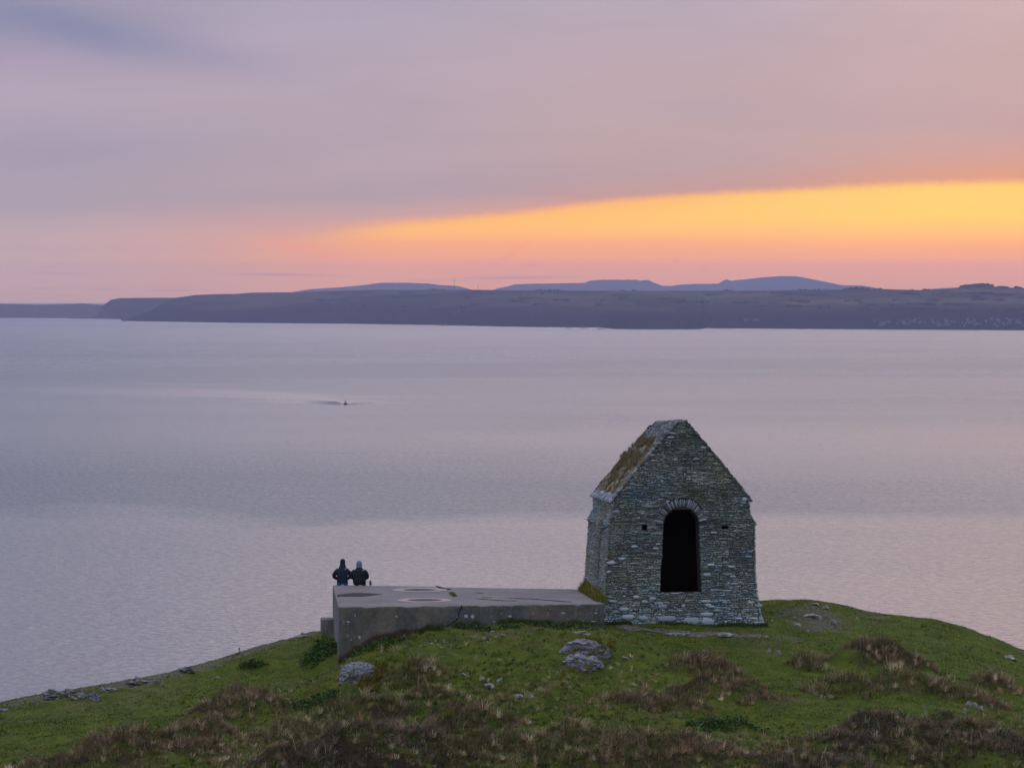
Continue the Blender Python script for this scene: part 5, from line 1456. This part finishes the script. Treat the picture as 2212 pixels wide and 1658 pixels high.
topA = [(262, 693), (268, 688), (290, 676), (315, 664), (345, 652), (380, 643), (420, 637), (470, 635), (515, 634.5), (540, 632), (640, 631), (700, 629), (760, 627), (820, 626), (900, 626), (1010, 625.5), (1100, 627),
        (1300, 628), (1450, 628), (1550, 628), (1700, 627), (1850, 624.5), (1900, 624), (2000, 627), (2060, 623), (2100, 619), (2140, 618), (2160, 621), (2212, 622), (2600, 618), (3300, 610)]
XA, tsA, GA = land('coast_hills', shoreA, topA, 2600, M_far, 'long dark blue coast with fields across the bay', 44, 1.0, 3)
land('headland_hill', [(150, 687.5), (175, 688), (300, 689.5), (440, 691)], [(150, 688), (172, 687), (185, 684), (205, 674), (222, 660), (240, 647), (262, 643.5), (330, 643), (440, 643)], 1500, M_far, 'steep dark headland beyond the left end of the coast', 24, 0.7, 5)
land('far_coast', [(-1200, 684), (0, 686.3), (240, 687.3), (420, 688)], [(-1200, 664), (-500, 655), (0, 656), (90, 658), (180, 655.5), (225, 659), (300, 660), (420, 660)], 1600, M_far, 'low hazy coast at the far left', 18, 0.7, 6)
def hill(name, prof_, D, label, seed, depth=5000):
    px_ = np.array([p[0] for p in prof_], float); py_ = np.array([p[1] for p in prof_], float)
    X_ = np.arange(px_[0], px_[-1] + 1, 3); ta = (X_ - W2) / F
    topz = ZC - (np.interp(X_, px_, py_) - HOR + (fbm(X_ * 0.2, X_ * 0, 2, seed) - .5) * 0.7) * D / F
    G = []
    for t in (-1.0, -0.75, -0.5, -0.3, -0.15, -0.05, 0, 0.1, 0.3, 0.6, 1.0):
        DD = D + depth * t * 0.5; z = np.maximum(topz * math.cos(min(abs(t), 1) * math.pi / 2) ** 0.8 + 6 * (fbm(X_ * .05, X_ * 0 + t * 4, 2, seed) - .5) * abs(t), 0)
        G.append(np.stack([ta * DD, np.full_like(X_, DD), z], 1))
    G = np.array(G); ny_, nx_ = G.shape[:2]; idx = np.arange(nx_ * ny_).reshape(ny_, nx_)
    q = np.stack([idx[:-1, :-1], idx[:-1, 1:], idx[1:, 1:], idx[1:, :-1]], -1).reshape(-1, 4)
    link_mesh(name, mesh_np(name, G.reshape(-1, 3), q, np.full(len(q), 4), smooth_=True), M_moor, kind='structure', label=label)
M_hazefar, b = mat('haze_paled_far_land'); E.nt = M_hazefar.node_tree
n1_ = noise(geopos(), 0.002, 4, 0.6); setin(b, 'Base Color', mixc(n1_, (0.06, 0.065, 0.06), (0.10, 0.095, 0.085))); setin(b, 'Roughness', 1.0); setin(b, 'Specular IOR Level', 0.0)  # lighter albedo paints extra haze onto the farthest coast
bpy.data.objects['far_coast'].data.materials[0] = M_hazefar
M_hazehead, b = mat('haze_paled_headland')
n1_ = noise(geopos(), 0.004, 5, 0.65); setin(b, 'Base Color', mixc(n1_, (0.022, 0.026, 0.026), (0.060, 0.058, 0.052))); setin(b, 'Roughness', 1.0); setin(b, 'Specular IOR Level', 0.0)  # albedo lifted a little, haze painted into the headland colour
bpy.data.objects['headland_hill'].data.materials[0] = M_hazehead
hill('moor_hill', [(560, 660), (600, 645), (630, 631), (665, 625), (700, 622.5), (740, 620), (795, 614.5), (805, 613), (825, 610.5), (880, 610.5), (930, 612.5), (950, 615.5), (985, 617), (1010, 623), (1040, 634), (1080, 660)], 33000, 'pale violet flat topped moor on the left of the far hills', 1)
hill('moor_hill', [(1020, 650), (1050, 632), (1075, 622.5), (1100, 618), (1110, 614), (1150, 612.5), (1262, 611), (1275, 606), (1300, 604), (1375, 604), (1383, 606.5), (1395, 604), (1402, 605), (1412, 610), (1430, 617), (1450, 617.5),
                   (1465, 615), (1500, 613), (1552, 612.5), (1562, 606), (1570, 602.5), (1578, 606.5), (1600, 604), (1650, 599), (1680, 596.5), (1715, 596), (1730, 598), (1755, 603), (1790, 610), (1820, 616), (1860, 616.5), (1885, 620), (1905, 625), (1960, 640), (2000, 660)], 34500, 'pale violet rounded moors with a small peak behind the coast', 2)
hill('moor_hill', [(1960, 650), (1995, 630), (2012, 624), (2060, 621), (2090, 619.5), (2130, 622), (2200, 632), (2300, 650)], 32000, 'low pale violet hill behind the wooded rise at far right', 3)

def coast_pt(xd, yd):
    """ground point of the near coast seen at (xd, yd)"""
    i = int(np.clip(round((xd - XA[0]) / (XA[1] - XA[0])), 0, len(XA) - 1)); best = None
    col_ = GA[:, i]
    ys_ = HOR + (ZC - col_[:, 2]) * F / col_[:, 1]
    for j in range(1, len(ys_) - 4):
        if (ys_[j] - yd) * (ys_[j + 1] - yd) <= 0 and col_[j, 1] > 0:
            t = (ys_[j] - yd) / (ys_[j] - ys_[j + 1] + 1e-9); return Vector(col_[j] * (1 - t) + col_[j + 1] * t)
    return Vector(col_[np.argmin(np.abs(ys_[1:-3] - yd)) + 1])
# woods on the skyline: far-off tree masses
vL, fL, cL, kL = [], [], [], []
rw = random.Random(9); parts = []
def wood(x0, x1, n_, hmax, yoff=0.0):
    for _ in range(n_):
        x = rw.uniform(x0, x1); i = int(np.clip(round((x - XA[0]) / 4), 0, len(XA) - 1)); g = GA[-4, i]
        s = rw.uniform(0.35, 1) * hmax * (0.5 + 0.5 * math.sin((x - x0) / (x1 - x0) * math.pi))
        bm = bmesh.new(); bmesh.ops.create_icosphere(bm, subdivisions=1, radius=1)
        v = np.array([w_.co[:] for w_ in bm.verts]); f = np.array([[w_.index for w_ in fc_.verts] for fc_ in bm.faces]); bm.free()
        v = v * (1 + np.array([rw.uniform(-.3, .3) for _ in v]))[:, None] * np.array((s * 1.1, s * 1.1, s * 0.75)) + np.array((g[0] + rw.uniform(-5, 5), g[1] + rw.uniform(-30, 30), g[2] + s * 0.35))
        parts.append((v, f.ravel(), np.full(len(f), 3), np.tile((0.02, 0.024, 0.016), (len(v), 1))))
for a_ in ((1820, 1880, 34, 9), (2075, 2145, 60, 13), (1885, 1905, 9, 6), (1965, 2030, 16, 6), (1150, 1215, 22, 6), (1560, 1580, 10, 7), (920, 960, 12, 6), (2145, 2215, 22, 7), (1330, 1400, 14, 5), (1690, 1800, 16, 5)): wood(*a_)
link_mesh('woods', mesh_np('woods', *join(parts)), M_leaf, kind='stuff', label='dark tree tops along the skyline of the far coast')
parts = []
for _ in range(70):
    x = rw.uniform(650, 2230); y = rw.uniform(632, 672); p = coast_pt(x, y); L_ = rw.uniform(3, 9)
    for q_ in range(int(L_)):
        bm = bmesh.new(); bmesh.ops.create_icosphere(bm, subdivisions=1, radius=1)
        v = np.array([w_.co[:] for w_ in bm.verts]); f = np.array([[w_.index for w_ in fc_.verts] for fc_ in bm.faces]); bm.free()
        s = rw.uniform(5, 9)
        v = v * s * np.array((1.3, 1, .7)) + np.array((p.x + q_ * 11 + rw.uniform(-3, 3), p.y + rw.uniform(-8, 8), p.z + 2))
        parts.append((v, f.ravel(), np.full(len(f), 3), np.tile((0.02, 0.024, 0.016), (len(v), 1))))
link_mesh('hedgerows', mesh_np('hedgerows', *join(parts)), M_leaf, kind='stuff', label='dark hedgerow trees between the fields of the far coast')
# houses
M_wallw = plain('pale_render', (0.14, 0.135, 0.135), 0.8, 0.2, 0, 0.2); M_roofg = plain('grey_slate_roof', (0.04, 0.04, 0.045), 0.8)
def house_mesh(w_, d_, h_, rh):
    bm = bmesh.new()
    c = [bm.verts.new(p) for p in ((-w_, -d_, -3), (w_, -d_, -3), (w_, d_, -3), (-w_, d_, -3), (-w_, -d_, h_), (w_, -d_, h_), (w_, d_, h_), (-w_, d_, h_), (-w_, 0, h_ + rh), (w_, 0, h_ + rh))]
    for f in ((0, 1, 5, 4), (2, 3, 7, 6)): bm.faces.new([c[i] for i in f])
    bm.faces.new([c[i] for i in (1, 2, 6, 9, 5)]); bm.faces.new([c[i] for i in (3, 0, 4, 8, 7)])
    for f in ((4, 5, 9, 8), (6, 7, 8, 9)):
        fc_ = bm.faces.new([c[i] for i in f]); fc_.material_index = 1
    me = bm_mesh('house', bm); me.materials.append(M_wallw); me.materials.append(M_roofg); return me
hm = [house_mesh(5, 4, 5.5, 3), house_mesh(7, 4, 5, 3), house_mesh(4, 4, 7, 3)]
def houses(n_, fx, fy, label, group, s0_, s1_):
    for _ in range(n_):
        x, y = fx(), fy(); p = coast_pt(x, y); o = bpy.data.objects.new('house', rw.choice(hm)); COL.objects.link(o)
        s = rw.uniform(s0_, s1_); o.location = (p.x, p.y, p.z + 1); o.scale = (s, s, s); o.rotation_euler = (0, 0, rw.uniform(-.5, .5)); tag(o, label, 'house', group)
houses(95, lambda: 1885 + 330 * rw.random() ** 0.9, lambda: 697 + rw.gauss(0, 4.2), 'tiny pale house in the seaside town on the right of the far coast', 'houses of the far seaside town', 0.35, 0.75)
houses(9, lambda: rw.uniform(1610, 1640), lambda: 692 + rw.gauss(0, 1), 'tiny pale house in the cluster above the jutting point', 'houses above the jutting point', 0.4, 0.75)
houses(5, lambda: rw.uniform(975, 993), lambda: 676 + rw.gauss(0, 1.5), 'tiny pale house on the coast slope left of centre', 'houses on the slope left of centre', 0.4, 0.75)
houses(16, lambda: rw.uniform(1120, 1230), lambda: 636 + rw.gauss(0, 2), 'tiny pale farm building just under the middle of the coast skyline', 'farm buildings under the skyline', 0.35, 0.7)
houses(10, lambda: rw.uniform(1560, 1800), lambda: 634 + rw.gauss(0, 1.5), 'tiny pale farm building high on the coast right of centre', 'farm buildings right of centre', 0.35, 0.7)
# masts on the hills
M_mast = plain('grey_steel', (0.16, 0.16, 0.17), 0.6)
def mast(x, y0, y1, D, label):
    z0 = ZC - (y0 - HOR) * D / F; z1 = ZC - (y1 - HOR) * D / F; h_ = z1 - z0; r_ = 0.8 * D / 15000
    bm = bmesh.new(); bmesh.ops.create_cone(bm, segments=6, radius1=r_, radius2=r_ * .5, depth=h_, matrix=Matrix.Translation((0, 0, h_ / 2)), cap_ends=True)
    for t in (0.55, 0.8, 0.95): bmesh.ops.create_cone(bm, segments=8, radius1=r_ * 1.6, radius2=r_ * 1.6, depth=h_ * 0.03, matrix=Matrix.Translation((0, 0, h_ * t)), cap_ends=True)
    link_mesh('radio_mast', bm_mesh('radio_mast', bm), M_mast, loc=((x - W2) / F * D, D, z0), label=label, cat='mast')
mast(981.5, 626, 602, 17400, 'tall thin radio mast beside the left moor')
mast(1033, 628, 615, 17400, 'short thin mast right of the left moor')
mast(1688, 600, 590, 34500, 'tiny mast on top of the highest violet moor')
# low reefs in front of the coast
for k, (x, y, w_, lb) in enumerate([(963, 703.2, 24, 'low dark reef off the coast left of centre'), (992, 703.0, 30, 'knobbly dark reef islet off the coast left of centre'), (1228, 709.8, 14, 'thin dark reef left of the jutting point'),
                      (1262, 709.6, 26, 'long thin dark reef left of the jutting point'), (1300, 710.2, 20, 'low dark reef touching the jutting point'), (1560, 709.6, 60, 'thin shingle spit right of the jutting point')]):
    D = F * ZC / (y - HOR); s = w_ * D / F / 2
    o = link_mesh('reef', rock_mesh(s, 40, 5 if w_ > 22 and k < 2 else 2.2, 70 + k, 3, 0.8), plain('wet_dark_rock', (0.02, 0.02, 0.022)) if k == 0 else bpy.data.materials['wet_dark_rock'], loc=((x - W2) / F * D, D, 0.3), label=lb, cat='reef')

# ------------------------------------------------------------------ boat with its wake
Db = F * ZC / (873.5 - HOR)
bx = (746.5 - W2) / F * Db
boat = empty('motor_boat', (bx, Db, 0), R(0), label='small dark fishing boat with white wheelhouse crossing the bay', cat='boat')
M_hull = plain('dark_green_hull', (0.006, 0.016, 0.018), 0.5); M_white = plain('white_paint', (0.8, 0.8, 0.8), 0.5, .3, 0, .1); M_red = plain('red_paint', (0.55, 0.05, 0.04), 0.5, .3, 0, .1); M_deck = plain('grey_deck', (0.22, 0.22, 0.22), .8)
bm = bmesh.new(); secs = []      # stations along the hull, bow towards the viewer (-y)
for y_, w_, top_, keel in ((-4.4, 0.12, 1.75, 0.5), (-3.6, 0.9, 1.6, -0.1), (-2.2, 1.45, 1.4, -0.4), (0, 1.65, 1.15, -0.5), (2.2, 1.6, 1.05, -0.5), (3.8, 1.4, 1.1, -0.4)):
    secs.append([bm.verts.new(p) for p in ((-w_, y_, top_), (-w_ * .92, y_, 0.35), (-w_ * .5, y_, keel * .6), (0, y_, keel), (w_ * .5, y_, keel * .6), (w_ * .92, y_, 0.35), (w_, y_, top_))])
for a_ in range(len(secs) - 1):
    for i in range(6): bm.faces.new((secs[a_][i], secs[a_][i + 1], secs[a_ + 1][i + 1], secs[a_ + 1][i]))
bm.faces.new(secs[0]); bm.faces.new(secs[-1][::-1])
for i in range(len(secs) - 1): bm.faces.new((secs[i][0], secs[i + 1][0], secs[i + 1][6], secs[i][6]))
bmesh.ops.recalc_face_normals(bm, faces=bm.faces)
link_mesh('hull', bm_mesh('hull', bm), M_hull, boat)
def bx_mesh(name, c, s, mt, parent, bev=0.06):
    bm = bmesh.new(); bmesh.ops.create_cube(bm, size=1); bmesh.ops.scale(bm, vec=s, verts=bm.verts)
    bmesh.ops.bevel(bm, geom=bm.edges[:], offset=bev, segments=2, affect='EDGES'); bmesh.ops.translate(bm, vec=c, verts=bm.verts)
    return link_mesh(name, bm_mesh(name, bm), mt, parent)
wh = bx_mesh('wheelhouse', (0, -0.2, 2.2), (1.7, 2.0, 1.9), M_white, boat)
bx_mesh('window', (0, -1.21, 2.55), (1.3, 0.05, 0.55), plain('dark_glass', (0.02, 0.025, 0.03), 0.1, .5), wh, 0.02)
bx_mesh('roof', (0, -0.2, 3.22), (1.95, 2.3, 0.12), M_red, boat, .03)
bm = bmesh.new(); bmesh.ops.create_cone(bm, segments=8, radius1=0.09, radius2=0.05, depth=1.6, matrix=Matrix.Translation((0.5, 0.4, 4.05)), cap_ends=True)
bmesh.ops.create_cone(bm, segments=6, radius1=0.05, radius2=0.05, depth=1.0, matrix=Matrix.Translation((0.5, 0.4, 4.3)) @ Matrix.Rotation(math.pi / 2, 4, 'Y'), cap_ends=True)
link_mesh('mast', bm_mesh('mast', bm), M_red, boat)
for s in (-1, 1): bx_mesh('rail', (s * 1.5, 1.5, 1.35), (0.06, 3.6, 0.35), M_white, boat, .01)
bx_mesh('fish_box', (0.2, 2.4, 1.35), (1.2, 0.9, 0.55), M_deck, boat)
# wake: low swells spreading behind, plus foam at the stern
m, b = mat('white_foam'); M_foam = m
nn_ = noise(geopos(), 0.8, 4, 0.7)
setin(b, 'Base Color', mixc(nn_, (0.25, 0.27, 0.30), (0.8, 0.8, 0.8))); setin(b, 'Roughness', 0.7)
def swell(name, pts, w_, h_, label, mt=M_sea):
    """low ridge of water along pts (world xy)"""
    bm = bmesh.new(); rows = []
    n_ = len(pts)
    for i, (x, y) in enumerate(pts):
        t = i / (n_ - 1); f = math.sin(min(1, t * 6) * math.pi / 2) * (1 - t) ** 0.6 if t < 1 else 0.0
        a_ = pts[min(i + 1, n_ - 1)]; c_ = pts[max(i - 1, 0)]; dx, dy = a_[0] - c_[0], a_[1] - c_[1]; l = math.hypot(dx, dy); nx_, ny_ = dy / l, -dx / l
        ww = w_ * (0.35 + 0.9 * t)
        rows.append([bm.verts.new((x + nx_ * ww * k, y + ny_ * ww * k, 0.01 + h_ * f * (math.cos(k * math.pi) + 1) / 2 if abs(k) < 1 else -0.05)) for k in (-1, -.66, -.33, 0, .33, .66, 1)])
    for i in range(n_ - 1):
        for k in range(6): bm.faces.new((rows[i][k], rows[i][k + 1], rows[i + 1][k + 1], rows[i + 1][k]))
    bmesh.ops.recalc_face_normals(bm, faces=bm.faces)
    return link_mesh(name, bm_mesh(name, bm, True), mt, kind='stuff', label=label)
def sea_pt(x, y): D = F * ZC / (y - HOR); return ((x - W2) / F * D, D)
def curve(pp, n_=26):
    xs_ = np.array([p[0] for p in pp]); ys_ = np.array([p[1] for p in pp]); t = np.linspace(0, len(pp) - 1, n_); k = np.arange(len(pp))
    return [sea_pt(a_, b_) for a_, b_ in zip(np.interp(t, k, xs_), np.interp(t, k, ys_))]
swell('wake', curve([(744, 874), (720, 872.5), (690, 870), (650, 866), (600, 864), (520, 861), (430, 858)]), 18, 3.2, 'left arm of the wake behind the boat')
swell('wake', curve([(744, 873), (730, 868.5), (700, 864), (665, 860), (655, 858)]), 16, 1.3, 'inner pale arm of the wake behind the boat')
swell('wake', curve([(750, 874), (775, 872), (805, 869), (850, 865), (905, 860)]), 13, 2.0, 'right arm of the wake behind the boat')
bm = bmesh.new(); N = 24
r_ = random.Random(2); top_ = [bm.verts.new((bx + math.cos(i * math.tau / N) * 2.3 * r_.uniform(.8, 1.2), Db + 4 + math.sin(i * math.tau / N) * 10 * r_.uniform(.8, 1.2), 0.08)) for i in range(N)]
cv_ = bm.verts.new((bx, Db + 4, 0.35))
for i in range(N): bm.faces.new((top_[i], top_[(i + 1) % N], cv_))
link_mesh('foam', bm_mesh('foam', bm), M_foam, kind='stuff', label='white foam round the boat')
# channel buoys off the coast
for x, y, lb in ((1084, 713.5, 'tiny dark buoy off the coast near the middle'), (1665.5, 712.5, 'tiny dark buoy off the coast right of the jutting point')):
    D = F * ZC / (y - HOR); bo = empty('buoy', ((x - W2) / F * D, D, 0), label=lb, cat='buoy')
    link_mesh('float', bm_mesh('float', lathe([(1.4, -0.5), (1.7, 0.3), (1.4, 1.2)], 12)), M_mast, bo)
    link_mesh('topmark', bm_mesh('topmark', lathe([(0.6, 1.2), (0.25, 4.0), (0.6, 4.2), (0.5, 5.2)], 8)), M_mast, bo)

# ------------------------------------------------------------------ haze over the bay
bm = bmesh.new()
hx, y0_, y1_, z0_, z1_ = 23500.0, -8500.0, 47500.0, -9.5, HAZE_TOP
c8 = [bm.verts.new((x_, y_, z_)) for z_ in (z0_, z1_) for x_, y_ in ((-hx, y0_), (hx, y0_), (hx, y1_), (-hx, y1_))]
for f in ((0, 3, 2, 1), (4, 5, 6, 7), (0, 1, 5, 4), (1, 2, 6, 5), (2, 3, 7, 6), (3, 0, 4, 7)): bm.faces.new([c8[i] for i in f])
m = bpy.data.materials.new('sea_haze'); m.use_nodes = True; m.node_tree.nodes.clear()
pv = m.node_tree.nodes.new('ShaderNodeVolumePrincipled'); pv.inputs['Density'].default_value = HAZE_D
pv.inputs['Color'].default_value = (0.625, 0.625, 0.90, 1); pv.inputs['Anisotropy'].default_value = 0.0
mo = m.node_tree.nodes.new('ShaderNodeOutputMaterial'); m.node_tree.links.new(pv.outputs[0], mo.inputs['Volume'])
m.cycles.homogeneous_volume = True
link_mesh('haze', bm_mesh('haze', bm), m, kind='stuff', label='thin violet haze over the bay')
